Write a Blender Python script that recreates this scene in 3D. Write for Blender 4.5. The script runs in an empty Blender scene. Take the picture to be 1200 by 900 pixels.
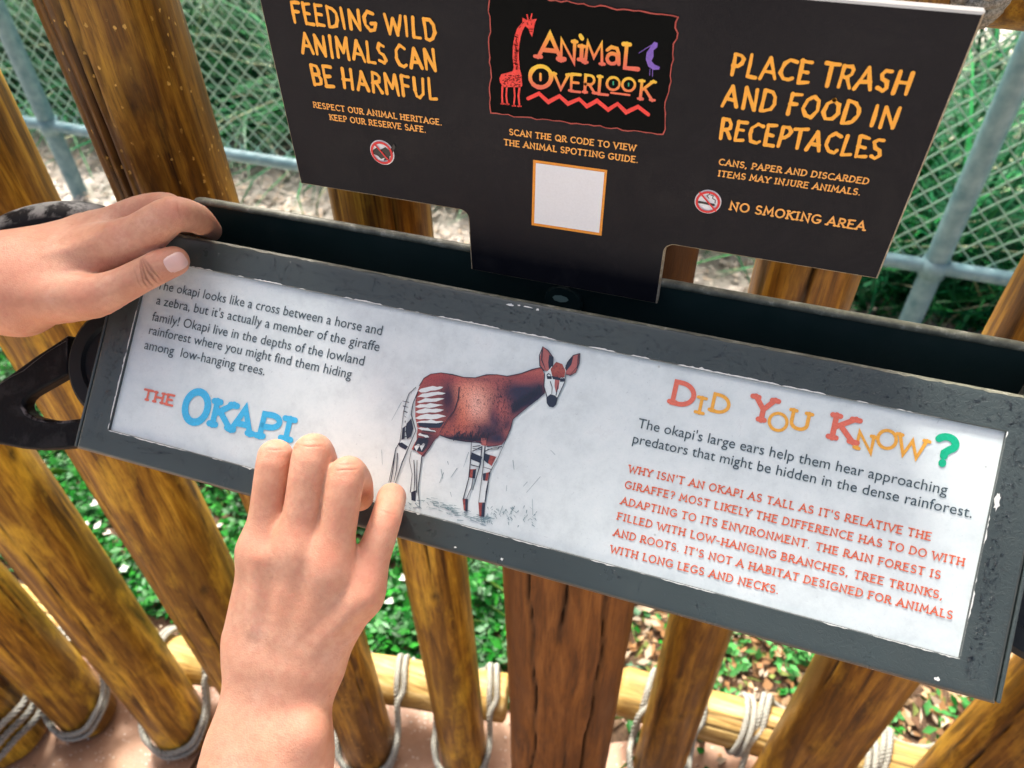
import bpy, bmesh, math, random
import numpy as np
from mathutils import Vector, Matrix
rnd = random.Random(7)
nr = np.random.RandomState(11)
SC = bpy.context.scene
COL = SC.collection

# ------------------------------------------------------------------ camera
F = 902.0                                   # focal length in px of the 1200 px wide photograph
CAMZ = 1.45
_n = lambda v: np.array(v, float) / np.linalg.norm(v)
_D = _n([17, 943, F]); _X = -_n([-3640, -797, F]); _Z = -_D
_X = _n(_X - _Z * _X.dot(_Z)); _Y = np.cross(_Z, _X)
R = np.array([_X, _Y, _Z])                  # camera space (x right, y down, z forward) -> world
CAM = np.array([0, 0, CAMZ])

def ray(px, py): return R @ np.array([(px - 600) / F, (py - 450) / F, 1.0])
def at_t(px, py, t): return CAM + ray(px, py) * t
def at_Y(px, py, Y): r = ray(px, py); return CAM + r * (Y / r[1])
def at_Z(px, py, z): r = ray(px, py); return CAM + r * ((z - CAMZ) / r[2])

cam = bpy.data.cameras.new('camera'); camo = bpy.data.objects.new('camera', cam); COL.objects.link(camo)
right, up, back = R @ [1, 0, 0], R @ [0, -1, 0], R @ [0, 0, -1]
M = Matrix.Identity(4)
for i in range(3):
    M[i][0], M[i][1], M[i][2], M[i][3] = right[i], up[i], back[i], CAM[i]
camo.matrix_world = M
cam.sensor_width = 36; cam.lens = F / 1200 * 36
cam.clip_start = 0.01; cam.clip_end = 400
cam.dof.use_dof = True; cam.dof.focus_distance = 0.43; cam.dof.aperture_fstop = 11.0
SC.camera = camo

# ------------------------------------------------------------------ sky, sun, exposure
SUN_EL, SUN_AZ = math.radians(58), math.radians(-35)     # azimuth from +Y towards +X
w = bpy.data.worlds.new('World'); SC.world = w; w.use_nodes = True
nt = w.node_tree; bg = nt.nodes['Background']
sky = nt.nodes.new('ShaderNodeTexSky'); sky.sky_type = 'NISHITA'; sky.sun_disc = False
sky.sun_elevation = SUN_EL; sky.sun_rotation = SUN_AZ
sky.air_density = 0.55; sky.dust_density = 10.0; sky.ozone_density = 0.2
nt.links.new(sky.outputs[0], bg.inputs[0]); bg.inputs[1].default_value = 0.12
sun = bpy.data.lights.new('sun', 'SUN'); sun.energy = 2.6; sun.angle = math.radians(13); sun.color = (1, .95, .88)
suno = bpy.data.objects.new('sun', sun); COL.objects.link(suno)
sd = Vector((math.sin(SUN_AZ) * math.cos(SUN_EL), math.cos(SUN_AZ) * math.cos(SUN_EL), math.sin(SUN_EL)))
suno.rotation_euler = sd.to_track_quat('Z', 'Y').to_euler(); suno.location = sd * 5
SC.view_settings.view_transform = 'Standard'; SC.view_settings.look = 'None'
SC.view_settings.exposure = 1.5; SC.view_settings.gamma = 1

# ------------------------------------------------------------------ helpers
def link_mesh(name, me, mats=None, parent=None, smooth=False):
    if mats is not None:
        for m in (mats if isinstance(mats, (list, tuple)) else [mats]): me.materials.append(m)
    if smooth: me.shade_smooth()
    o = bpy.data.objects.new(name, me); COL.objects.link(o)
    if parent is not None:
        o.parent = parent; o.matrix_parent_inverse = parent.matrix_world.inverted() if parent.type == 'EMPTY' and False else Matrix.Identity(4)
    return o
def mesh_from(name, V, Fc, mats=None, parent=None, smooth=False, mi=None):
    me = bpy.data.meshes.new(name)
    me.from_pydata([tuple(map(float, v)) for v in V], [], [tuple(map(int, f)) for f in Fc])
    me.update()
    o = link_mesh(name, me, mats, parent, smooth)
    if mi is not None: me.polygons.foreach_set('material_index', mi)
    return o
def thing(name, label, cat, group=None):
    # every thing's Empty sits at the world origin, so that its parts can be built in world coordinates
    o = bpy.data.objects.new(name, None); COL.objects.link(o); o.empty_display_size = .05
    o['label'] = label; o['category'] = cat
    if group: o['group'] = group
    return o
def tag(o, label, cat, group=None):
    o['label'] = label; o['category'] = cat
    if group: o['group'] = group
    return o
def kind(o, k): o['kind'] = k; return o

class MB:
    def __init__(s): s.V = []; s.F = []; s.mi = []
    def add(s, V, Fc, m=0):
        b = len(s.V); s.V += [tuple(v) for v in V]; s.F += [tuple(b + i for i in f) for f in Fc]; s.mi += [m] * len(Fc)
    def build(s, name, mats, parent=None, smooth=False):
        return mesh_from(name, s.V, s.F, mats, parent, smooth, s.mi)

def bevel(o, wd, seg=2, ang=35):
    m = o.modifiers.new('b', 'BEVEL'); m.width = wd; m.segments = seg; m.limit_method = 'ANGLE'; m.angle_limit = math.radians(ang)
    return o

def tube(path, radii, n=12, closed=False, squash=None):
    """swept tube along a list of points; returns V,F"""
    P = np.array(path, float); N = len(P); V = []; Fc = []
    T = np.zeros_like(P)
    for i in range(N):
        a = P[(i - 1) % N] if (closed or i > 0) else P[i]
        b = P[(i + 1) % N] if (closed or i < N - 1) else P[i]
        T[i] = _n(b - a)
    ref = np.array([0, 0, 1.0]) if abs(T[0][2]) < .9 else np.array([1.0, 0, 0])
    u = _n(np.cross(T[0], ref))
    rr = radii if hasattr(radii, '__len__') else [radii] * N
    for i in range(N):
        u = _n(u - T[i] * u.dot(T[i])); v = np.cross(T[i], u)
        for k in range(n):
            a = 2 * math.pi * k / n
            V.append(P[i] + rr[i] * (math.cos(a) * u + math.sin(a) * v * (squash or 1)))
    for i in range(N if closed else N - 1):
        j = (i + 1) % N
        for k in range(n):
            k2 = (k + 1) % n
            Fc.append((i * n + k, i * n + k2, j * n + k2, j * n + k))
    if not closed:
        Fc.append(tuple(range(n))[::-1]); Fc.append(tuple((N - 1) * n + k for k in range(n)))
    return V, Fc

# ------------------------------------------------------------------ materials
def mat(name, base=(.5, .5, .5), rough=.5, metal=0., spec=.5, **kw):
    m = bpy.data.materials.new(name); m.use_nodes = True
    b = m.node_tree.nodes['Principled BSDF']
    b.inputs['Base Color'].default_value = (*base, 1); b.inputs['Roughness'].default_value = rough
    b.inputs['Metallic'].default_value = metal; b.inputs['Specular IOR Level'].default_value = spec
    for k, v in kw.items(): b.inputs[k.replace('_', ' ')].default_value = v
    return m
class NG:
    """little node-graph helper"""
    def __init__(s, m): s.t = m.node_tree; s.b = s.t.nodes['Principled BSDF']; s.tc = s.t.nodes.new('ShaderNodeTexCoord')
    def n(s, ty, **kw):
        x = s.t.nodes.new(ty)
        for k, v in kw.items():
            if k in x.inputs.keys(): x.inputs[k].default_value = v
            else: setattr(x, k, v)
        return x
    def l(s, a, b): s.t.links.new(a, b)
    def mapping(s, scale, src='Object', rot=(0, 0, 0)):
        m = s.n('ShaderNodeMapping'); m.inputs['Scale'].default_value = scale; m.inputs['Rotation'].default_value = rot
        s.l(s.tc.outputs[src], m.inputs['Vector']); return m.outputs[0]
    def noise(s, vec, scale, detail=4, rough=.55, dist=0.):
        x = s.n('ShaderNodeTexNoise'); x.inputs['Scale'].default_value = scale; x.inputs['Detail'].default_value = detail
        x.inputs['Roughness'].default_value = rough; x.inputs['Distortion'].default_value = dist
        if vec is not None: s.l(vec, x.inputs['Vector'])
        return x.outputs['Fac']
    def voro(s, vec, scale, feature='F1'):
        x = s.n('ShaderNodeTexVoronoi'); x.feature = feature; x.inputs['Scale'].default_value = scale
        if vec is not None: s.l(vec, x.inputs['Vector'])
        return x
    def ramp(s, fac, stops):
        x = s.n('ShaderNodeValToRGB'); e = x.color_ramp.elements
        while len(e) < len(stops): e.new(.5)
        for i, (p, c) in enumerate(stops):
            e[i].position = p; e[i].color = (*c, 1) if len(c) == 3 else c
        s.l(fac, x.inputs[0]); return x.outputs[0]
    def mix(s, fac, a, b, mode='MIX'):
        x = s.n('ShaderNodeMix'); x.data_type = 'RGBA'; x.blend_type = mode
        for sock, v in ((x.inputs['Factor'], fac), (x.inputs[6], a), (x.inputs[7], b)):
            if isinstance(v, (int, float)): sock.default_value = v
            elif isinstance(v, tuple): sock.default_value = (*v, 1)
            else: s.l(v, sock)
        return x.outputs[2]
    def math(s, op, a, b=0., c=None):
        x = s.n('ShaderNodeMath'); x.operation = op
        for sock, v in zip(x.inputs, (a, b, c)):
            if v is None: continue
            if isinstance(v, (int, float)): sock.default_value = v
            else: s.l(v, sock)
        return x.outputs[0]
    def attr(s, name): x = s.n('ShaderNodeAttribute'); x.attribute_name = name; return x
    def bump(s, h, strength=.3, dist=.001, prev=None):
        x = s.n('ShaderNodeBump'); x.inputs['Strength'].default_value = strength; x.inputs['Distance'].default_value = dist
        s.l(h, x.inputs['Height'])
        if prev is not None: s.l(prev, x.inputs['Normal'])
        s.l(x.outputs[0], s.b.inputs['Normal']); return x.outputs[0]
    def base(s, c): s.l(c, s.b.inputs['Base Color'])
    def rough(s, c): s.l(c, s.b.inputs['Roughness'])

def wood_mat(name, light, mid, dark, speck=False, rough=.34, along='Z', gold=(.5, .3, .04), fleck_amount=.0):
    m = mat(name, mid, rough, 0., .28); g = NG(m)
    sc = {'Z': (1, 1, .07), 'X': (.07, 1, 1)}[along]
    v = g.mapping(sc)
    oi = g.n('ShaderNodeObjectInfo')
    off = g.n('ShaderNodeVectorMath'); off.operation = 'ADD'; g.l(v, off.inputs[0])
    sc2 = g.n('ShaderNodeVectorMath'); sc2.operation = 'SCALE'; g.l(oi.outputs['Location'], sc2.inputs[0])
    cmb = g.n('ShaderNodeCombineXYZ'); g.l(oi.outputs['Random'], cmb.inputs[0]); g.l(oi.outputs['Random'], cmb.inputs[1])
    g.l(cmb.outputs[0], off.inputs[1]); v = off.outputs[0]
    grain = g.noise(v, 90, 6, .62, .6); fine = g.noise(v, 420, 5, .7)
    big = g.noise(g.mapping({'Z': (1, 1, .25), 'X': (.25, 1, 1)}[along]), 11, 4, .6)
    col = g.ramp(grain, [(.34, dark), (.50, mid), (.66, light)])
    col = g.mix(g.ramp(big, [(.42, (0, 0, 0)), (.62, (.82, .82, .82))]), col, g.mix(.7, mid, dark), 'MIX')
    drk = g.noise(g.mapping({'Z': (1, 1, .5), 'X': (.5, 1, 1)}[along]), 60, 6, .7, 1.)
    col = g.mix(g.ramp(drk, [(.56, (0, 0, 0)), (.72, (.28, .28, .28))]), col, dark)
    patch = g.noise(g.mapping({'Z': (1, 1, .4), 'X': (.4, 1, 1)}[along]), 23, 5, .62)
    col = g.mix(g.ramp(patch, [(.52, (0, 0, 0)), (.7, (.75, .75, .75))]), col, gold)
    col = g.mix(g.ramp(fine, [(.35, (.55, .55, .55)), (.5, (0, 0, 0))]), col, dark)
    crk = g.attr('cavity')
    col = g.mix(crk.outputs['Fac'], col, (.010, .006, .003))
    if speck:
        vo = g.voro(g.mapping({'Z': (1, 1, .6), 'X': (.6, 1, 1)}[along]), 170)
        sp = g.ramp(g.math('ADD', vo.outputs['Distance'], g.math('MULTIPLY', g.math('SUBTRACT', g.noise(g.mapping((1, 1, 1)), 330, 3, .6), .42), .62)), [(.15, (1, 1, 1)), (.22, (0, 0, 0))])
        msk = g.ramp(g.noise(g.mapping((1, 1, 1)), 14, 3), [(.42, (0, 0, 0)), (.50, (1, 1, 1))])
        rn = g.ramp(vo.outputs['Color'], [(.40, (0, 0, 0)), (.52, (1, 1, 1))])
        col = g.mix(g.mix(1., g.mix(1., sp, msk, 'MULTIPLY'), rn, 'MULTIPLY'), col, (.70, .44, .10))
    g.base(col)
    g.rough(g.ramp(patch, [(.3, (rough,) * 3), (.75, (rough + .2,) * 3)]))
    h = g.math('ADD', g.math('MULTIPLY', grain, .8), g.math('MULTIPLY', fine, .35))
    g.bump(h, .55, .0012)
    return m
W_POLE = wood_mat('wet_pole_wood', (.56, .30, .032), (.215, .095, .009), (.030, .012, .003), True, gold=(.50, .28, .028))
W_BROWN = wood_mat('brown_pole_wood', (.48, .245, .026), (.225, .098, .009), (.040, .016, .003), False, gold=(.44, .24, .022))
W_PLAIN = wood_mat('pole_wood', (.72, .44, .048), (.33, .165, .015), (.055, .022, .004), False, gold=(.74, .47, .040))
W_POST = wood_mat('sign_post_wood', (.30, .125, .028), (.195, .074, .014), (.075, .027, .006), False, .5, gold=(.24, .095, .016))
W_RAIL = wood_mat('pale_rail_wood', (.66, .52, .25), (.52, .36, .12), (.20, .11, .03), False, .5, 'X', gold=(.50, .30, .06))

def frame_mat(name, col, rough=.33, wet=1., worn=(.30, .31, .25), worn_amt=.5):
    m = mat(name, col, rough, 0., .5); g = NG(m); v = g.mapping((1, 1, 1))
    n1 = g.noise(v, 60, 5, .6); n2 = g.noise(v, 900, 3, .6); big = g.noise(v, 9, 4)
    c = g.mix(g.ramp(big, [(.3, (0,) * 3), (.7, (1,) * 3)]), tuple(x * .85 for x in col), tuple(x * 1.2 for x in col))
    sp = g.voro(v, 420)
    keep = g.ramp(g.noise(v, 35, 2), [(.55, (0,) * 3), (.68, (1,) * 3)])
    c = g.mix(g.mix(1., g.ramp(sp.outputs['Distance'], [(.06, (.6,) * 3), (.14, (0,) * 3)]), keep, 'MULTIPLY'), c, tuple(x * .3 for x in col))
    g.base(c)
    # irregular worm-like wetness towards the right end
    wv = g.noise(v, 260, 3, .6, 1.5)
    worms = g.ramp(wv, [(.47, (0,) * 3), (.52, (1,) * 3)])
    sx = g.n('ShaderNodeSeparateXYZ'); g.l(g.tc.outputs['Object'], sx.inputs[0])
    mr = g.n('ShaderNodeMapRange'); g.l(g.math('ADD', sx.outputs[0], g.math('MULTIPLY', g.noise(v, 22, 3), .16)), mr.inputs[0])
    mr.inputs[1].default_value = .08; mr.inputs[2].default_value = .20
    hgt = g.math('MULTIPLY', worms, g.math('MULTIPLY', mr.outputs[0], .42))
    g.rough(g.ramp(n1, [(.3, (rough - .08,) * 3), (.7, (rough + .14,) * 3)]))
    b1 = g.bump(n2, .06, .0004)
    g.bump(hgt, .9 * wet, .0007, b1)
    return m
M_FRAME = frame_mat('grey_green_frame_paint', (.046, .062, .061), .32, .42)
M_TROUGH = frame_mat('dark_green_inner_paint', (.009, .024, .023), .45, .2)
M_EDGE = mat('worn_olive_edge', (.20, .20, .15), .5)
g = NG(M_EDGE); nn = g.noise(g.mapping((1, 1, 1)), 130, 6, .7)
g.base(g.ramp(nn, [(.3, (.07, .075, .055)), (.55, (.16, .165, .12)), (.72, (.36, .37, .30))])); g.bump(nn, .4, .0006)
M_CHIP = mat('chipped_white_paint', (.72, .74, .70), .6)
M_IRON = mat('black_iron', (.003, .004, .005), .5, 0., .14)
g = NG(M_IRON); v = g.mapping((1, 1, 1)); a = g.noise(v, 38, 6, .65, .4)
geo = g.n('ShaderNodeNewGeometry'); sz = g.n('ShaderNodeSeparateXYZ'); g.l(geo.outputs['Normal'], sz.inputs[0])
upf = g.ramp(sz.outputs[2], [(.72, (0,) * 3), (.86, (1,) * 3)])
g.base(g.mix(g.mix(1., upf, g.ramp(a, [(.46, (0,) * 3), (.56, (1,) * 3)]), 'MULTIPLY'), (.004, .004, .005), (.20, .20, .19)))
g.bump(g.noise(v, 300, 4, .7), .35, .0008)
M_HUB = mat('grey_black_hub', (.012, .015, .017), .5, 0., .2)

# printed things
M_PANEL = mat('white_printed_panel', (.68, .76, .76), .3)
g = NG(M_PANEL); v = g.mapping((1, 1, 1)); n1 = g.noise(v, 55, 6, .7); n2 = g.noise(v, 700, 4, .7)
c = g.ramp(n1, [(.32, (.60, .68, .68)), (.50, (.69, .775, .77)), (.72, (.76, .83, .82))])
vo = g.voro(v, 170); kp = g.ramp(vo.outputs['Color'], [(.84, (0,) * 3), (.88, (1,) * 3)])
c = g.mix(g.mix(1., g.ramp(vo.outputs['Distance'], [(.05, (.6,) * 3), (.16, (0,) * 3)]), kp, 'MULTIPLY'), c, (.28, .30, .27))
sc_ = g.noise(g.mapping((1, 1, 1)), 260, 3, .7, 2.5); c = g.mix(g.ramp(sc_, [(.66, (0,) * 3), (.70, (.35,) * 3)]), c, (.35, .42, .43))
c = g.mix(g.ramp(n2, [(.3, (.12,) * 3), (.5, (0,) * 3)]), c, (.45, .52, .58))
g.base(c); g.rough(g.ramp(n1, [(.3, (.42,) * 3), (.7, (.24,) * 3)])); g.bump(n2, .12, .0003)
M_BLACK = mat('charcoal_laminate', (.006, .006, .009), .5, 0., .18)
g = NG(M_BLACK); v = g.mapping((1, 1, 1)); n1 = g.noise(v, 12, 4); n2 = g.noise(v, 1200, 2, .7)
vo = g.voro(v, 60); kp = g.ramp(vo.outputs['Color'], [(.90, (0,) * 3), (.93, (1,) * 3)])
c = g.ramp(n1, [(.3, (.0055, .006, .010)), (.7, (.010, .010, .014))])
c = g.mix(g.mix(1., g.ramp(vo.outputs['Distance'], [(.03, (.35,) * 3), (.06, (0,) * 3)]), kp, 'MULTIPLY'), c, (.3, .3, .32))
dn = g.noise(v, 28, 6, .75, 1.2); c = g.mix(g.ramp(dn, [(.52, (0,) * 3), (.72, (.20,) * 3)]), c, (.05, .046, .045))
g.rough(g.ramp(dn, [(.35, (.42,) * 3), (.7, (.62,) * 3)]))
g.base(c); g.bump(n2, .35, .0003)
M_PEDGE = mat('bare_laminate_edge', (.36, .29, .17), .7)
g = NG(M_PEDGE); nn = g.noise(g.mapping((1, 1, 1)), 300, 4, .7); g.base(g.ramp(nn, [(.3, (.20, .14, .07)), (.7, (.52, .46, .34))]))
M_PTOP = mat('whitish_laminate_top', (.24, .24, .235), .7)

def ink(name, c, rough=.4, var=.12, scale=900):
    m = mat(name, c, rough); g = NG(m)
    n = g.noise(g.mapping((1, 1, 1)), scale, 3, .7)
    g.base(g.ramp(n, [(.3, tuple(min(1, x * (1 - var)) for x in c)), (.7, tuple(min(1, x * (1 + var)) for x in c))])); return m
I_DARK = ink('ink_dark_teal', (.045, .080, .095))
I_SALMON = ink('ink_salmon', (.74, .17, .11)); I_ORANGE = ink('ink_orange', (.86, .42, .06)); I_RED = ink('ink_red_orange', (.70, .13, .05))
I_BLUE = ink('ink_sky_blue', (.055, .47, .78)); I_GREEN = ink('ink_green', (.005, .42, .22))
I_GOLD = ink('ink_gold', (.96, .43, .025), .4, .05); I_GOLD2 = ink('ink_pale_gold', (.93, .43, .08), .4, .05)
I_WHITE = ink('ink_white', (.82, .86, .90), .4, .03); I_SRED = ink('ink_symbol_red', (.72, .015, .02)); I_BLK = ink('ink_black', (.008, .009, .012))
I_PURPLE = ink('ink_purple', (.20, .10, .55)); I_GRED = ink('ink_giraffe_red', (.88, .035, .025)); I_BORDER = ink('ink_border_red', (.45, .06, .045))
I_LOGO = mat('logo_black', (.0005, .0016, .0022), .5, 0., .08); I_QORANGE = ink('ink_card_orange', (.85, .32, .02))
I_NAVY = ink('ink_navy', (.018, .030, .055)); I_PINK = ink('ink_pink_brown', (.42, .13, .12)); I_BELLY = ink('ink_pale_orange', (.66, .26, .15))
I_GREY = ink('ink_grey_teal', (.20, .31, .34)); I_PALE = ink('ink_pale_panel', (.69, .77, .765), .35, .05)
I_RUST = mat('ink_rust', (.30, .06, .045), .4); g = NG(I_RUST); v = g.mapping((1, 1, 1))
n1 = g.noise(v, 70, 5, .65, .6); n2 = g.noise(v, 800, 4, .8)
c = g.ramp(n1, [(.30, (.17, .035, .035)), (.5, (.33, .07, .055)), (.70, (.52, .15, .11))])
g.base(g.mix(g.ramp(n2, [(.38, (.8,) * 3), (.50, (0,) * 3)]), c, (.08, .02, .035)))
I_GRAD = mat('ink_gradient_letters', (.9, .4, .03), .4); g = NG(I_GRAD)
a = g.attr('grad'); g.base(g.ramp(a.outputs['Fac'], [(0, (.80, .13, .08)), (.40, (.86, .22, .05)), (.75, (.92, .42, .03)), (1, (.92, .60, .03))]))

def random_leaf_mat(name, rough=.5, trans=.15):
    m = mat(name, (.1, .2, .05), rough, 0., .2); g = NG(m); a = g.attr('tint'); g.base(a.outputs['Color'])
    if trans: g.b.inputs['Transmission Weight'].default_value = 0
    g.b.inputs['Subsurface Weight'].default_value = 0
    return m
M_LEAF = random_leaf_mat('leaf_colours', .45)
M_LITTER = random_leaf_mat('dead_leaf_colours', .8)
M_BLADE = random_leaf_mat('grass_blade_colours', .4)

M_ROPE = mat('grey_rope', (.42, .42, .37), .8); g = NG(M_ROPE); n = g.noise(g.mapping((1, 1, 1)), 500, 5, .8)
g.base(g.ramp(n, [(.36, (.11, .11, .09)), (.62, (.50, .50, .43))])); g.bump(n, .6, .001)
M_PIPE = mat('blue_green_pipe', (.14, .27, .30), .42); g = NG(M_PIPE); n = g.noise(g.mapping((1, 1, 1)), 30, 4)
g.base(g.ramp(n, [(.3, (.10, .22, .25)), (.7, (.24, .38, .41))]))
M_WIRE = mat('pale_green_wire', (.38, .60, .48), .4)
M_SLAB = mat('pink_concrete', (.40, .25, .18), .45)
g = NG(M_SLAB); v = g.mapping((1, 1, 1)); n1 = g.noise(v, 7, 5, .6); n2 = g.noise(v, 260, 4, .7); vo = g.voro(v, 130)
c = g.ramp(n1, [(.30, (.24, .11, .055)), (.55, (.42, .235, .135)), (.75, (.52, .35, .23))])
kp = g.ramp(vo.outputs['Color'], [(.55, (0,) * 3), (.62, (1,) * 3)])
c = g.mix(g.mix(1., g.ramp(vo.outputs['Distance'], [(.12, (1,) * 3), (.24, (0,) * 3)]), kp, 'MULTIPLY'), c, (.74, .66, .56))
g.base(c); g.rough(g.ramp(n1, [(.35, (.22,) * 3), (.65, (.55,) * 3)])); g.bump(n2, .5, .002)
M_SOIL = mat('grey_tan_soil', (.25, .21, .17), .9)
g = NG(M_SOIL); v = g.mapping((1, 1, 1)); n1 = g.noise(v, 5, 5, .65); n2 = g.noise(v, 45, 6, .7); 
c = g.mix(g.ramp(n2, [(.3, (0,) * 3), (.7, (1,) * 3)]), (.40, .36, .31), (.72, .68, .62))
c = g.mix(g.ramp(n1, [(.45, (0,) * 3), (.7, (.6,) * 3)]), c, (.07, .11, .04))
g.base(c); g.bump(n2, .8, .01)

SK = {}
def skin_mat(name, creases):
    m = mat(name, (.62, .36, .25), .5, 0., .35)
    g = NG(m); v = g.mapping((1, 1, 1))
    b = g.b; b.inputs['Subsurface Weight'].default_value = .35; b.inputs['Subsurface Radius'].default_value = (1., .35, .18)
    b.inputs['Subsurface Scale'].default_value = .004
    n1 = g.noise(v, 45, 4, .6); n2 = g.noise(v, 260, 4, .7)
    c = g.ramp(n1, [(.3, (.58, .285, .178)), (.55, (.655, .358, .235)), (.75, (.71, .42, .295))])
    c = g.mix(g.ramp(n2, [(.38, (.30,) * 3), (.56, (0,) * 3)]), c, (.48, .20, .13))
    n3 = g.noise(v, 110, 5, .7, 1.); c = g.mix(g.ramp(n3, [(.50, (0,) * 3), (.68, (.35,) * 3)]), c, (.66, .26, .18))
    vf = g.voro(v, 95); kf = g.ramp(vf.outputs['Color'], [(.86, (0,) * 3), (.88, (1,) * 3)])
    c = g.mix(g.mix(1., g.ramp(vf.outputs['Distance'], [(.035, (.55,) * 3), (.08, (0,) * 3)]), kf, 'MULTIPLY'), c, (.25, .09, .05))
    a = g.attr('flush'); c = g.mix(g.math('MULTIPLY', a.outputs['Fac'], .6), c, (.60, .19, .12))
    hsum = None
    P = g.tc.outputs['Object']
    for (cc, ax, rad, wid, dep) in creases:
        sub = g.n('ShaderNodeVectorMath'); sub.operation = 'SUBTRACT'; g.l(P, sub.inputs[0]); sub.inputs[1].default_value = tuple(cc)
        dt = g.n('ShaderNodeVectorMath'); dt.operation = 'DOT_PRODUCT'; g.l(sub.outputs[0], dt.inputs[0]); dt.inputs[1].default_value = tuple(ax)
        ln = g.n('ShaderNodeVectorMath'); ln.operation = 'LENGTH'; g.l(sub.outputs[0], ln.inputs[0])
        s = g.math('ADD', dt.outputs['Value'], g.math('MULTIPLY', g.math('SUBTRACT', g.noise(v, 170, 2), .5), wid * 3.0))
        e = g.math('POWER', 2.718, g.math('MULTIPLY', g.math('MULTIPLY', s, s), -1. / (wid * wid)))
        q = g.math('DIVIDE', ln.outputs['Value'], rad); q = g.math('MULTIPLY', q, q); q = g.math('POWER', 2.718, g.math('MULTIPLY', g.math('MULTIPLY', q, q), -1.))
        h = g.math('MULTIPLY', g.math('MULTIPLY', e, q), dep)
        hsum = h if hsum is None else g.math('ADD', hsum, h)
    if hsum is not None:
        c = g.mix(g.math('MULTIPLY', hsum, .55), c, (.30, .10, .055))
    g.base(c)
    rough = g.ramp(n2, [(.3, (.44,) * 3), (.7, (.58,) * 3)]); g.rough(rough)
    # fine skin grain: two crossed stretched noises
    s1 = g.noise(g.mapping((1, 1, 1)), 1300, 3, .6)
    vo = g.voro(v, 1100)
    med = g.noise(v, 240, 4, .65, .8)
    b0 = g.bump(med, .22, .0012)
    b1 = g.bump(g.math('ADD', s1, vo.outputs['Distance']), .40, .0003, b0)
    if hsum is not None: g.bump(g.math('MULTIPLY', hsum, -1.), 1., .0009, b1)
    return m

# ------------------------------------------------------------------ planes of the two signs
TILT = math.radians(43)
PN = np.array([0, -math.sin(TILT), math.cos(TILT)]); PU = np.array([0, math.cos(TILT), math.sin(TILT)]); PX = np.array([1., 0, 0])
PD = -.42403                                     # panel plane: (P - CAM).PN = PD
class Plane:
    def __init__(s, o, ux, uy, nrm): s.o, s.ux, s.uy, s.n = map(lambda q: np.array(q, float), (o, ux, uy, nrm))
    def P(s, x, y, h=0.): return s.o + s.ux * x + s.uy * y + s.n * h
    def px(s, a, b):                             # where the sight line of a photograph point meets the plane
        r = ray(a, b); t = ((s.o - CAM) @ s.n) / (r @ s.n); q = CAM + r * t - s.o; return q @ s.ux, q @ s.uy
PAN = Plane(CAM + PN * PD, PX, PU, PN)           # x, u as in the fit
PLY = .362
PLT = Plane([0, PLY, CAMZ], [1, 0, 0], [0, 0, 1], [0, -1, 0])

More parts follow.
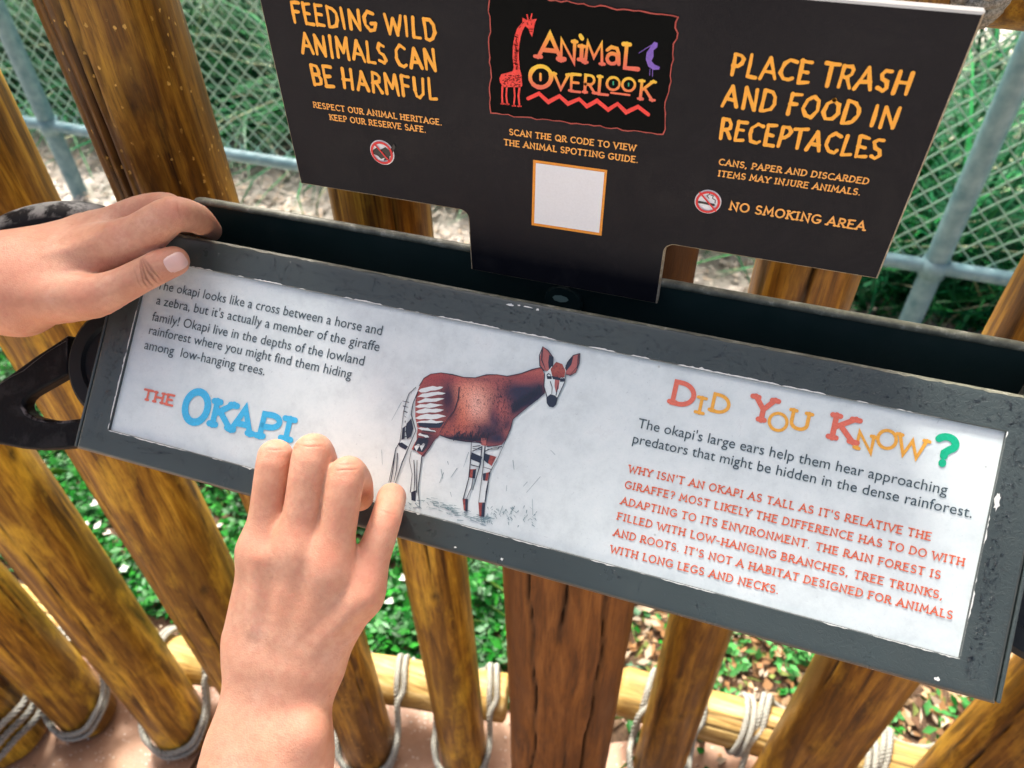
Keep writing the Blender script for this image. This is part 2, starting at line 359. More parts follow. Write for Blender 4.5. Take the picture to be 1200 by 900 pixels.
# ------------------------------------------------------------------ stroke letters
def arc(cx, cy, rx, ry, a0, a1, n=14):
    return [(cx + rx * math.cos(math.radians(a0 + (a1 - a0) * i / n)), cy + ry * math.sin(math.radians(a0 + (a1 - a0) * i / n))) for i in range(n + 1)]
G = {  # width, strokes (cap height 1)
 'A': (.80, [[(.04, 0), (.40, 1), (.76, 0)], [(.17, .34), (.63, .34)]]),
 'B': (.64, [[(.10, 0), (.10, 1)], [(.10, 1), (.32, 1)] + arc(.32, .76, .22, .24, 90, -90) + [(.10, .52)], [(.10, .52), (.34, .52)] + arc(.34, .26, .25, .26, 90, -90) + [(.10, 0)]]),
 'C': (.74, [arc(.44, .5, .38, .5, 50, 310, 22)]),
 'D': (.76, [[(.10, 0), (.10, 1), (.28, 1)] + arc(.28, .5, .42, .5, 90, -90, 18) + [(.10, 0)]]),
 'E': (.62, [[(.10, 0), (.10, 1)], [(.10, 1), (.55, 1)], [(.10, .52), (.46, .52)], [(.10, 0), (.57, 0)]]),
 'F': (.58, [[(.10, 0), (.10, 1)], [(.10, 1), (.55, 1)], [(.10, .52), (.46, .52)]]),
 'G': (.80, [arc(.44, .5, .38, .5, 50, 330, 22) + [(.77, .42), (.50, .42)]]),
 'H': (.80, [[(.12, 0), (.12, 1)], [(.68, 0), (.68, 1)], [(.12, .5), (.68, .5)]]),
 'I': (.32, [[(.16, 0), (.16, 1)]]),
 'J': (.46, [[(.32, 1), (.32, .2)] + arc(.16, .2, .16, .2, 0, -110, 8)]),
 'K': (.70, [[(.12, 0), (.12, 1)], [(.62, 1), (.14, .48)], [(.26, .60), (.66, 0)]]),
 'L': (.56, [[(.12, 1), (.12, 0), (.54, 0)]]),
 'M': (.92, [[(.08, 0), (.16, 1), (.46, .30), (.76, 1), (.84, 0)]]),
 'N': (.82, [[(.12, 0), (.12, 1), (.70, 0), (.70, 1)]]),
 'O': (.86, [arc(.43, .5, .37, .5, 90, 450, 28)]),
 'P': (.62, [[(.10, 0), (.10, 1), (.32, 1)] + arc(.32, .73, .25, .27, 90, -90) + [(.10, .46)]]),
 'Q': (.86, [arc(.43, .5, .37, .5, 90, 450, 28), [(.48, .24), (.80, -.10)]]),
 'R': (.68, [[(.10, 0), (.10, 1), (.32, 1)] + arc(.32, .74, .24, .26, 90, -90) + [(.10, .48)], [(.32, .48), (.64, 0)]]),
 'S': (.60, [arc(.31, .75, .22, .25, 40, 270, 14)[:-1] + arc(.30, .25, .24, .25, 90, -145, 14)]),
 'T': (.66, [[(.33, 0), (.33, 1)], [(.02, 1), (.64, 1)]]),
 'U': (.76, [[(.12, 1), (.12, .32)] + arc(.38, .32, .26, .32, 180, 360, 14) + [(.64, 1)]]),
 'V': (.74, [[(.03, 1), (.37, 0), (.71, 1)]]),
 'W': (1.04, [[(.03, 1), (.28, 0), (.52, .80), (.76, 0), (1.01, 1)]]),
 'Y': (.70, [[(.03, 1), (.35, .48), (.67, 1)], [(.35, .48), (.35, 0)]]),
 'X': (.7, [[(.05, 0), (.65, 1)], [(.05, 1), (.65, 0)]]),
 'Z': (.7, [[(.05, 1), (.65, 1), (.05, 0), (.65, 0)]]),
 ' ': (.42, []), '.': (.28, [[(.12, .0), (.12, .03)]]), ',': (.28, [[(.14, .04), (.07, -.16)]]), "'": (.22, [[(.11, 1.03), (.11, .78)]]),
 '-': (.44, [[(.08, .42), (.36, .42)]]), '?': (.56, [arc(.27, .76, .22, .24, 150, -60, 14) + [(.27, .40), (.27, .28)], [(.27, .0), (.27, .03)]]),
}
def ribbon(pts, wd, jit=0., taper=0., capr=True):
    """mitred ribbon polygon round an open or closed polyline; returns V (2D) and faces"""
    P = [np.array(p, float) for p in pts]
    Q = [P[0]]
    for p in P[1:]:
        if np.linalg.norm(p - Q[-1]) > 1e-6: Q.append(p)
    closed = len(Q) > 3 and np.linalg.norm(Q[0] - Q[-1]) < 1e-4
    if closed: Q = Q[:-1]
    N = len(Q)
    if N < 2: return [], []
    L = []; Rr = []
    for i in range(N):
        a = Q[i] - Q[i - 1] if (closed or i > 0) else Q[1] - Q[0]
        b = Q[(i + 1) % N] - Q[i] if (closed or i < N - 1) else Q[-1] - Q[-2]
        a = a / np.linalg.norm(a); b = b / np.linalg.norm(b)
        na = np.array([-a[1], a[0]]); nb = np.array([-b[1], b[0]])
        m = na + nb; ml = np.linalg.norm(m); m = m / ml if ml > .05 else na
        k = 1 / max(.42, m @ na)
        ww = wd[i] if hasattr(wd, '__len__') else wd
        ww = ww * .5 * (1 + jit * (rnd.random() - .5) * 2) * (1 - taper * i / max(1, N - 1))
        L.append(Q[i] + m * ww * k); Rr.append(Q[i] - m * ww * k)
    V = L + Rr; Fc = []
    for i in range(N if closed else N - 1):
        j = (i + 1) % N; Fc.append((N + i, N + j, j, i))
    if not closed and capr:
        for e, s in ((0, 1), (N - 1, -1)):
            c = Q[e]; l = L[e]; hw = np.linalg.norm(l - c); d = (Q[1] - Q[0]) if e == 0 else (Q[-1] - Q[-2]); d = d / np.linalg.norm(d) * (-1 if e == 0 else 1)
            nv = (l - c) / hw if hw > 1e-9 else np.array([0, 1.])
            b0 = len(V); k = 5
            for q in range(1, k):
                an = math.pi * q / k; V.append(c + nv * hw * math.cos(an) + d * hw * math.sin(an))
            idx = [e] + [b0 + q for q in range(k - 1)] + [N + e]
            Fc.append(tuple(idx) if e == 0 else tuple(idx[::-1]))
    return V, Fc
def glyph_strokes(ch, style):
    wd, st = G[ch.upper()]
    out = [list(s) for s in st]
    if style == 'slab' and ch.upper() in 'AFHIKLMNPRTUVWYXBDE':
        sf = .10
        for s in list(out):
            for e, o in ((0, 1), (-1, -2)):
                p, q = s[e], s[o]
                if (abs(p[1]) < .02 or abs(p[1] - 1) < .02) and abs(p[1] - q[1]) > .25:
                    if ch.upper() in 'BDPRE' and p[1] > .5 and False: continue
                    out.append([(p[0] - sf, p[1] + (.035 if p[1] < .5 else -.035)), (p[0] + sf, p[1] + (.035 if p[1] < .5 else -.035))])
    return wd, out
def jagged(st):
    """hand-cut look: strokes redrawn with few straight pieces and wobbling ends"""
    out = []
    for s in st:
        s = list(s)
        if len(s) > 8:
            kp_ = [0]
            for q in range(1, len(s) - 1):
                a_ = math.atan2(s[q][1] - s[q - 1][1], s[q][0] - s[q - 1][0]); b_ = math.atan2(s[q + 1][1] - s[q][1], s[q + 1][0] - s[q][0])
                if abs((b_ - a_ + math.pi) % (2 * math.pi) - math.pi) > .9 or q - kp_[-1] >= 4: kp_.append(q)
            if len(s) - 1 - kp_[-1] < 2 and len(kp_) > 2 and math.hypot(s[-1][0] - s[kp_[-1]][0], s[-1][1] - s[kp_[-1]][1]) < .12: kp_.pop()
            s = [s[q] for q in kp_] + [s[-1]]
        cl_ = s[0] == s[-1] and len(s) > 3
        s = [(x + (rnd.random() - .5) * .07, y + (rnd.random() - .5) * .09) for x, y in s]
        if cl_: s[-1] = s[0]
        t = [s[0]]
        for p, q in zip(s, s[1:]):
            if math.hypot(q[0] - p[0], q[1] - p[1]) < .3: t.append(q); continue
            mx = ((p[0] + q[0]) / 2 + (rnd.random() - .5) * .03, (p[1] + q[1]) / 2 + (rnd.random() - .5) * .03)
            t += [mx, q]
        cut = [0]
        for q in range(1, len(t) - 1):
            a_ = math.atan2(t[q][1] - t[q - 1][1], t[q][0] - t[q - 1][0]); b_ = math.atan2(t[q + 1][1] - t[q][1], t[q + 1][0] - t[q][0])
            if abs((b_ - a_ + math.pi) % (2 * math.pi) - math.pi) > 1.0: cut.append(q)
        cut.append(len(t) - 1)
        if len(cut) == 2 and t[0] == t[-1]: cut = [0, len(t) // 2, len(t) - 1]
        for a_, b_ in zip(cut, cut[1:]): out.append(t[a_:b_ + 1])
    return out
def pen(x, y, w_, wd): return (w_ * .42 + x * (1 - w_ * .84 / max(wd, .3))) if wd > .3 else x, w_ * .5 + y * (1 - w_)
def put_strokes(pl, strokes2d, mats, name, parent, h0, widths, jit=0., mi=None, taper=0., grad=None):
    mb = MB(); gr = []
    for k, s in enumerate(strokes2d):
        V, Fc = ribbon(s, widths[k] if hasattr(widths, '__len__') else widths, jit, taper)
        h = h0 + .000015 * (k % 16)
        mb.add([pl.P(v[0], v[1], h) for v in V], Fc, 0 if mi is None else mi[k])
        if grad: gr += [grad(v) for v in V]
    o = mb.build(name, mats, parent)
    if grad:
        a = o.data.attributes.new('grad', 'FLOAT', 'POINT'); a.data.foreach_set('value', [float(x) for x in gr])
    return o
def line_text(pl, txt, p0, p1, cap_px, material, parent, style='slab', weight=.15, track=.10, h0=.0004, jit=0.):
    x0, y0 = pl.px(*p0); x1, y1 = pl.px(*p1)
    mx, my = (p0[0] + p1[0]) / 2, (p0[1] + p1[1]) / 2
    a = pl.px(mx, my); b = pl.px(mx, my - cap_px); cap = b[1] - a[1]
    ws = [G[c.upper()][0] + (track if c != ' ' else 0) for c in txt]
    tot = sum(ws) - track; sx = (x1 - x0) / tot
    strokes = []; cx = 0.; dy = (y1 - y0) / (x1 - x0)
    for c, wv in zip(txt, ws):
        wd, st = glyph_strokes(c, style)
        if style == 'jag': st = jagged(st)
        rr = (rnd.random() - .5) * .12 if style == 'jag' else 0
        for s in st:
            strokes.append([(x0 + (cx + x + rr * (y - .5)) * sx, y0 + dy * (cx + x) * sx + (weight * .5 + y * (1 - weight)) * cap) for x, y in s])
        cx += wv
    return put_strokes(pl, strokes, material, 'lettering', parent, h0, cap * weight, jit)
def letter(pl, ch, box, style='slab', weight=.2, lean=0.):
    """box in photograph px: (left baseline x, y, right baseline x, y, cap height px)"""
    x0, y0 = pl.px(box[0], box[1]); x1, y1 = pl.px(box[2], box[3]); a = pl.px(box[0], box[1] - box[4]); cap = a[1] - y0
    wd, st = glyph_strokes(ch, style); sx = (x1 - x0) / wd; dy = (y1 - y0) / (x1 - x0)
    iw = cap * weight * .15; f_ = 1 - 2 * iw / (x1 - x0)
    return [[(x0 + iw + x * sx * f_, y0 + dy * x * sx + (weight * .2 + y * (1 - weight * .4)) * cap) for x, y in s] for s in st], cap * weight * .92

def font_line(pl, txt, p0, p1, cap_px, material, parent, h0=.0004, bold=0.):
    cu = bpy.data.curves.new('t', 'FONT'); cu.body = txt; cu.size = 1; cu.offset = bold; cu.resolution_u = 3
    o = bpy.data.objects.new('t', cu); COL.objects.link(o)
    bpy.context.view_layer.update()
    me = bpy.data.meshes.new_from_object(o.evaluated_get(bpy.context.evaluated_depsgraph_get()))
    bpy.data.objects.remove(o)
    n = len(me.vertices); co = np.zeros(n * 3); me.vertices.foreach_get('co', co); co = co.reshape(-1, 3)
    x0, y0 = pl.px(*p0); x1, y1 = pl.px(*p1); mx, my = (p0[0] + p1[0]) / 2, (p0[1] + p1[1]) / 2
    cap = pl.px(mx, my - cap_px)[1] - pl.px(mx, my)[1]
    xa, xb = co[:, 0].min(), co[:, 0].max(); sx = (x1 - x0) / (xb - xa); sy = cap / .70
    dy = (y1 - y0) / (x1 - x0)
    W = np.array([pl.P(x0 + (c[0] - xa) * sx, y0 + dy * (c[0] - xa) * sx + c[1] * sy, h0) for c in co])
    me.vertices.foreach_set('co', W.ravel()); me.update(); me.materials.clear()
    me.name = 'lettering'
    return link_mesh('lettering', me, material, parent)

def poly_px(pl, pts, material, name, parent, h):
    V = [pl.P(*pl.px(*p), h) for p in pts]
    bm = bmesh.new(); vs = [bm.verts.new(v) for v in V]
    f = bm.faces.new(vs); f.normal_update()
    if f.normal.dot(Vector(pl.n)) < 0: f.normal_flip()
    bmesh.ops.triangulate(bm, faces=[f]); me = bpy.data.meshes.new(name); bm.to_mesh(me); bm.free()
    return link_mesh(name, me, material, parent)
def multi_poly(pl, polys, mats, name, parent, h0, dh=.00002):
    bm = bmesh.new()
    for k, (pts, mi) in enumerate(polys):
        vs = [bm.verts.new(pl.P(*pl.px(*p), h0 + dh * k)) for p in pts]
        f = bm.faces.new(vs); f.normal_update()
        if f.normal.dot(Vector(pl.n)) < 0: f.normal_flip()
        f.material_index = mi
        bmesh.ops.triangulate(bm, faces=[f])
    me = bpy.data.meshes.new(name); bm.to_mesh(me); bm.free()
    return link_mesh(name, me, mats, parent)
def strokes_px(pl, lines, wpx, material, name, parent, h, jit=.2, taper=0.):
    S = [[pl.px(*p) for p in l] for l in lines]
    ws = []
    for k, l in enumerate(lines):
        w_ = wpx[k] if hasattr(wpx, '__len__') else wpx
        a = pl.px(*l[0]); b = pl.px(l[0][0] + 1, l[0][1]); ws.append(w_ * abs(b[0] - a[0]))
    return put_strokes(pl, S, material, name, parent, h, ws, jit, None, taper)
def disc_px(pl, c, rpx, material, name, parent, h, ring=None, n=40):
    cx, cy = pl.px(*c); r = abs(pl.px(c[0] + rpx, c[1])[0] - cx)
    if ring:
        r2 = r * ring; V = [pl.P(cx + q * math.cos(2 * math.pi * i / n), cy + q * math.sin(2 * math.pi * i / n), h) for q in (r, r2) for i in range(n)]
        Fc = [(i, (i + 1) % n, n + (i + 1) % n, n + i) for i in range(n)]
    else:
        V = [pl.P(cx + r * math.cos(2 * math.pi * i / n), cy + r * math.sin(2 * math.pi * i / n), h) for i in range(n)]; Fc = [tuple(range(n))]
    return mesh_from(name, V, Fc, material, parent)

# ================================================================== GROUND
def grid_sheet(name, x0, x1, y0, y1, z, material, nx=2, ny=2, amp=0.):
    V = []; Fc = []
    for j in range(ny + 1):
        for i in range(nx + 1):
            x = x0 + (x1 - x0) * i / nx; y = y0 + (y1 - y0) * j / ny
            V.append((x, y, z + (amp * (math.sin(x * 7.3 + y * 3.1) + math.sin(y * 11.7 - x * 4.3) + rnd.random()) if amp else 0)))
    for j in range(ny):
        for i in range(nx):
            a = j * (nx + 1) + i; Fc.append((a, a + 1, a + nx + 2, a + nx + 1))
    return kind(mesh_from(name, V, Fc, material, None, True), 'structure')
grid_sheet('ground', -60, 60, -8, 90, -.06, M_SOIL)
grid_sheet('soil_bed', -6, 5, .50, 6.5, -.022, M_SOIL, 90, 60, .006)
M_HUMUS = mat('brown_humus', (.10, .06, .035), .95); g = NG(M_HUMUS); n_ = g.noise(g.mapping((1, 1, 1)), 60, 6, .75)
g.base(g.ramp(n_, [(.3, (.035, .020, .012)), (.55, (.13, .080, .045)), (.75, (.30, .21, .13))])); g.bump(n_, .9, .01)
grid_sheet('humus_bed', -3.5, 2.2, .52, 1.22, -.010, M_HUMUS, 60, 16, .005)
walk = bpy.data.objects.new('walkway', None); COL.objects.link(walk); walk['kind'] = 'structure'
def slab(pts, z1=0., z0=-.055):
    V = [(*p, z1) for p in pts] + [(*p, z0) for p in pts]; n = len(pts)
    Fc = [tuple(range(n)), tuple(range(n, 2 * n))[::-1]] + [(i + n, (i + 1) % n + n, (i + 1) % n, i) for i in range(n)]
    o = mesh_from('slab', V, Fc, M_SLAB, walk); bevel(o, .004, 2, 50)
    for p in o.data.polygons:
        if p.center.z > -.001 and p.normal.z < 0: o.data.flip_normals(); break
jx = [-3.2, -2.35, -1.52, -.73, .055, .85, 1.7, 2.6]
def edgeY(x): return .475 if x < -.8 else (.475 + (x + .8) * .2 if x < -.1 else .655)
for a, b in zip(jx, jx[1:]):
    gp = .004
    mids = [q for q in (-.8, -.1, -.099) if a < q < b]
    far = [(b - gp, edgeY(b))] + [(q, edgeY(q)) for q in sorted(mids, reverse=True)] + [(a + gp, edgeY(a))]
    slab([(a + gp, -.32), (b - gp, -.32)] + far)
    slab([(a + gp, -1.1), (b - gp, -1.1), (b - gp, -.328), (a + gp, -.328)])

# ================================================================== LOG FENCE
def hnoise(th, z, seed, lo=3):
    r = np.random.RandomState(seed); s = 0
    for k in range(10):
        m = r.randint(1, lo + k); s = s + r.uniform(.4, 1) * np.sin(m * th + r.uniform(2, 9 + 3 * k) * z + r.uniform(0, 6.28)) / (1 + k * .45)
    return s / 4.
def make_log(name, p0, p1, r0, r1, seed, material, parent=None, cracks=(), knots=(), nth=112, nl=150, face=None, square=0., bow=.004, ends=.12):
    p0 = np.array(p0, float); p1 = np.array(p1, float); ax = p1 - p0; Ln = np.linalg.norm(ax); ax = ax / Ln
    if face is None: face = np.array([-(p0[0] + p1[0]) / 2, -(p0[1] + p1[1]) / 2, 0 if abs(ax[2]) > .5 else 1.2])
    u = _n(face - ax * (face @ ax)); v = np.cross(ax, u)        # theta=0 faces the viewer
    if abs(ax[2]) > .5 and ax[2] < 0: v = -v
    th = np.linspace(0, 2 * np.pi, nth, endpoint=False); t = np.linspace(0, 1, nl)
    TH, T = np.meshgrid(th, t); Zm = T * Ln
    r = r0 + (r1 - r0) * T
    if square: r = r * (1 - square + square / np.maximum(.2, (np.abs(np.cos(TH)) ** 6 + np.abs(np.sin(TH)) ** 6) ** (1 / 6.)))
    rr = r * (1 + .028 * hnoise(TH, Zm, seed) + .010 * hnoise(TH * 5 + 0, Zm * 6, seed + 1, 9))
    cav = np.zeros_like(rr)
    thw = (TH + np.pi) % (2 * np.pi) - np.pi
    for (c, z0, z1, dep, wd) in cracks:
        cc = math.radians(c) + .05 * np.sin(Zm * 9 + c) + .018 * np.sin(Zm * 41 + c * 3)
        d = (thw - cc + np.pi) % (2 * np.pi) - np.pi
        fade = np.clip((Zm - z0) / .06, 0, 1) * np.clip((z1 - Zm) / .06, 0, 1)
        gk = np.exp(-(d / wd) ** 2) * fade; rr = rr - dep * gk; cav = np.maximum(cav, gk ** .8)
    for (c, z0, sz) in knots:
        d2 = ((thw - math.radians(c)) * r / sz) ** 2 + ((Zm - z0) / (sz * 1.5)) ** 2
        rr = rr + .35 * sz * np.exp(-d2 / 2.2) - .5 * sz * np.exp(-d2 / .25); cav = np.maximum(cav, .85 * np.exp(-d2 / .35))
    rs = np.random.RandomState(seed + 5)
    bx = bow * np.sin(T * np.pi * rs.uniform(1, 2.2) + rs.uniform(0, 3)); by = bow * np.sin(T * np.pi * rs.uniform(1, 2.2) + rs.uniform(0, 3))
    e = ends * r0
    edge = np.sqrt(np.clip(1 - np.clip((e - Zm) / e, 0, 1) ** 2, 0, 1)) * np.sqrt(np.clip(1 - np.clip((Zm - Ln + e) / e, 0, 1) ** 2, 0, 1))
    rr = rr * (.86 + .14 * edge)
    V = p0 + T[..., None] * Ln * ax + (rr * np.cos(TH) + bx)[..., None] * u + (rr * np.sin(TH) + by)[..., None] * v
    V = V.reshape(-1, 3).tolist(); Fc = []
    for i in range(nl - 1):
        b0, b1 = i * nth, (i + 1) * nth
        Fc += [(b0 + k, b0 + (k + 1) % nth, b1 + (k + 1) % nth, b1 + k) for k in range(nth)]
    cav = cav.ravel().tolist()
    for e_, idx in ((0, 0), (1, (nl - 1) * nth)):
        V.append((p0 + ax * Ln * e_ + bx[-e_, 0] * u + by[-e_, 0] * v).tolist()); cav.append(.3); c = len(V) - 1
        Fc += [((idx + k), c, (idx + (k + 1) % nth)) if e_ == 0 else ((idx + (k + 1) % nth), c, (idx + k)) for k in range(nth)]
    o = mesh_from(name, V, Fc, material, parent, True)
    o.data.set_sharp_from_angle(angle=math.radians(70))
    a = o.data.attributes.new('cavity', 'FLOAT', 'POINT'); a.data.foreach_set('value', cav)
    return o
TOPZ = 1.95
GP = 'round upright poles of the log fence'
poles = {
 'A': (-.428, .43, .0435, W_POLE, 'speckled upright pole with long cracks and a dark knot above the left hand',
       [(-43, .9, 1.95, .0045, .030), (-58, .95, 1.7, .003, .03), (-36, 1.12, 1.34, .004, .022), (20, .2, .8, .003, .02)], [(-10, 1.235, .010), (35, .7, .008)]),
 'B': (-.585, .395, .0490, W_PLAIN, 'upright pole with two dark knots under the lower left corner of the okapi sign',
       [(-22, .05, .62, .0035, .03), (-60, .3, 1.2, .003, .02)], [(2, .60, .0085), (38, .45, .008), (12, 1.3, .008)]),
 'C': (-.776, .36, .0480, W_PLAIN, 'upright pole with roped foot running down from behind the black iron bracket',
       [(-35, .2, .9, .003, .02)], [(-28, .36, .008), (10, .045, .006), (30, .8, .008)]),
 'D': (-.968, .33, .0470, W_PLAIN, 'yellowish roped pole foot, second from the bottom left corner',
       [(30, .35, .6, .003, .02)], [(20, .38, .006)]),
 'G': (-.266, .47, .0385, W_PLAIN, 'slim upright pole between the lower hand and the wide sign post',
       [(-10, .62, .8, .0025, .02), (12, .9, 1.4, .003, .025)], [(-8, .63, .008), (5, .05, .006), (20, 1.05, .01)]),
 'I': (.061, .55, .0400, W_BROWN, 'upright pole just right of the wide sign post under the orange text',
       [(8, .95, 1.3, .004, .05)], [(15, .35, .007), (10, 1.02, .012)]),
 'J': (.258, .55, .0545, W_BROWN, 'thick upright pole with a small dark knot below the right third of the okapi sign',
       [(-30, .5, 1.2, .003, .02)], [(-2, .39, .0075), (30, .2, .006)]),
 'K': (.452, .55, .0560, W_BROWN, 'brown upright pole cutting across the lower right corner of the picture',
       [(-15, .2, .9, .003, .02)], [(-28, .44, .008), (10, .3, .006)]),
}
RAILS = [((-1.62, .432, .118), (-.872, .437, .118), .040), ((-.838, .440, .116), (-.212, .562, .116), .0405), ((-.03, .636, .118), (1.3, .640, .118), .0425)]
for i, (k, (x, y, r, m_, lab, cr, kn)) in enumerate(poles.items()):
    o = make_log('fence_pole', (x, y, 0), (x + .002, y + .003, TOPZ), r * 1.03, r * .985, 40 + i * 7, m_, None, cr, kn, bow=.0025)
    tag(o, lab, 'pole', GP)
    if k != 'A': o.name = 'fence_pole'
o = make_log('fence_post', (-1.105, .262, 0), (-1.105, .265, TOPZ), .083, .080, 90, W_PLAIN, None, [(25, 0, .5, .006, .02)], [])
tag(o, 'thick roped fence post foot in the very bottom left corner', 'post')
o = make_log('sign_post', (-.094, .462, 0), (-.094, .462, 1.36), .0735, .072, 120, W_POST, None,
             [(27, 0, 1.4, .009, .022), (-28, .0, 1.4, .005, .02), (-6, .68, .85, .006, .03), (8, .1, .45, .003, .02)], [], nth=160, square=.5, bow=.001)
tag(o, 'wide reddish brown post with long vertical cracks that carries the okapi sign', 'post')
labs = ['pale horizontal log at the bottom left behind the two leftmost roped poles', 'yellow horizontal log with an orange stain, ending left of the wide sign post',
        'pale weathered horizontal log with dark grooves, right of the wide sign post']
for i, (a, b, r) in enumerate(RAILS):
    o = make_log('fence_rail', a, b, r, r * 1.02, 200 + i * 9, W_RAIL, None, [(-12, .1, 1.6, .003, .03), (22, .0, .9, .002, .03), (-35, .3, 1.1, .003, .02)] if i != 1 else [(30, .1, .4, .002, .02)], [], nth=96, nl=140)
    tag(o, labs[i], 'log', 'horizontal logs at the foot of the fence')
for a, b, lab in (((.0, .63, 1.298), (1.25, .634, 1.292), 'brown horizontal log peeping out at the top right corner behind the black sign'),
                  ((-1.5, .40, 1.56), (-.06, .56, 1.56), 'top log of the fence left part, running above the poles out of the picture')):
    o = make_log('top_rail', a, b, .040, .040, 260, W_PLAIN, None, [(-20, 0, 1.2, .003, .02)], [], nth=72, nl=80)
    tag(o, lab, 'log')

def rope_path(path, rr, turns, name, parent=None, closed=True, ns=3, seg=None):
    """three twisted strands along a closed path, joined into one mesh"""
    P = np.array(path, float); N = len(P); mb = MB()
    T = np.array([_n(P[(i + 1) % N] - P[i - 1]) if closed or 0 < i < N - 1 else _n(P[min(i + 1, N - 1)] - P[max(i - 1, 0)]) for i in range(N)])
    U = []; u = _n(np.cross(T[0], [.3, .2, 1.]))
    for i in range(N): u = _n(u - T[i] * (u @ T[i])); U.append(u)
    for s in range(ns):
        q = []
        for i in range(N):
            a = 2 * math.pi * (turns * i / N + s / ns); v = np.cross(T[i], U[i])
            q.append(P[i] + .60 * rr * (math.cos(a) * U[i] + math.sin(a) * v))
        V, Fc = tube(q, .50 * rr, 6, closed); mb.add(V, Fc)
    return mb.build(name, M_ROPE, parent, True)
def lashing(px_, py_, r, rail, lab, rot, dz=(0, .02), zf=.035, rr=.0050, side=1):
    """rope loops that sling round the front of the pole foot and over the back of the rail"""
    t = thing('rope_lashing', lab, 'rope', 'ropes tying the poles to the bottom log')
    e1 = np.array([math.cos(rot), math.sin(rot), 0]); e2 = np.array([-math.sin(rot), math.cos(rot), 0])
    for q, d in enumerate(dz):
        rg = rail; path = []; n = 260
        key = [(-1.0, 0.0, zf), (-.72, .74, zf + .008), (-.2, 1.0, zf + .028), (.35, 1.02, .075), (.8, .98, .115), (1.15, .93, .152), (1.55, .88, .166), (2.0, .80, .158), (2.30, .70, .125), (2.34, .5, .10), (2.36, 0, .085),
               (2.34, -.5, .10), (2.30, -.7, .125), (2.0, -.80, .158), (1.55, -.88, .166), (1.15, -.93, .152), (.8, -.98, .115), (.35, -1.02, .075), (-.2, -1.0, zf + .028), (-.72, -.74, zf + .008)]
        K = []
        for (b, a, z) in key:
            bb = b * (r + rr) if b < 1 else (r + rr) + (b - 1) / 1.36 * (2 * rg + rr)
            K.append(np.array([px_, py_, 0]) + e1 * a * (r + rr + q * .0015) + e2 * bb + np.array([0, 0, z + d * (1 if b < .9 else 0)]) + (e1 * side * q * rr * 2.1 if b >= .9 else 0))
        K = np.array(K); m = len(K)
        for i in range(n):
            f = i / n * m; a = int(f); f -= a
            p0, p1, p2, p3 = K[(a - 1) % m], K[a % m], K[(a + 1) % m], K[(a + 2) % m]
            path.append(.5 * ((2 * p1) + (-p0 + p2) * f + (2 * p0 - 5 * p1 + 4 * p2 - p3) * f * f + (-p0 + 3 * p1 - 3 * p2 + p3) * f ** 3))
        rope_path(path, rr, 34, 'rope_turn', t)
    return t
lashing(-.968, .33, .049, .040, 'grey double rope round the foot of the yellowish leftmost leaning pole', 0, zf=.030)
lashing(-.776, .36, .050, .040, 'grey double rope round the pole foot left of the lower hand', .15, zf=.030)
lashing(-.428, .43, .046, .0405, 'grey rope round the pole foot that shows at the wrist of the lower hand', .19, zf=.030)
lashing(-.266, .47, .0405, .0405, 'grey rope round the foot of the slim pole left of the wide sign post', .19, zf=.030)
lashing(.061, .55, .042, .0425, 'grey rope on the pole just right of the wide sign post', 0, zf=.045)
lashing(.258, .55, .056, .0425, 'grey rope on the thick pole below the right third of the sign', 0, zf=.045)
lashing(.452, .55, .058, .0425, 'grey rope over the pale log at the pole in the lower right corner', 0, zf=.045)
lashing(-1.105, .262, .085, .050, 'frayed grey rope round the thick post in the bottom left corner', -.05, zf=.05, dz=(0, .03, .06), rr=.006)
def coil(cx_, a, y0, rail_r, n=2, rr=.0052, lab='', zc=.118):
    t = thing('rope_coil', lab, 'rope', 'rope coils round the pale bottom log')
    for k in range(n):
        pts = []
        for i in range(90):
            an = 2 * math.pi * i / 90; R_ = rail_r + rr * .9
            pts.append((cx_ + k * rr * 2.1 + a * math.sin(an) * .01, y0 + R_ * math.cos(an), zc + R_ * math.sin(an)))
        rope_path(pts, rr, 20, 'rope_turn', t)
coil(.176, .8, .637, .043, 2, lab='double rope coil round the pale log between two poles right of the wide post')
coil(.372, .3, .638, .043, 2, lab='double rope coil round the pale log near the lower right corner')
t = thing('rope_knot', 'weathered grey rope knot at the top right corner of the black sign', 'rope')
for k, (ox, oz, ro) in enumerate(((.0, .0, .3), (.008, .006, 1.2), (-.014, .008, 2.1), (-.03, .012, .8))):
    pts = []
    for i in range(80):
        an = 2 * math.pi * i / 80
        pts.append((.106 + ox + .013 * math.cos(an) * math.cos(ro), .575 + .045 * math.sin(an), 1.305 + oz + .018 * math.cos(an) * math.sin(ro) + .04 * math.cos(an) * .3))
    rope_path(pts, .0085, 9, 'rope_turn', t)

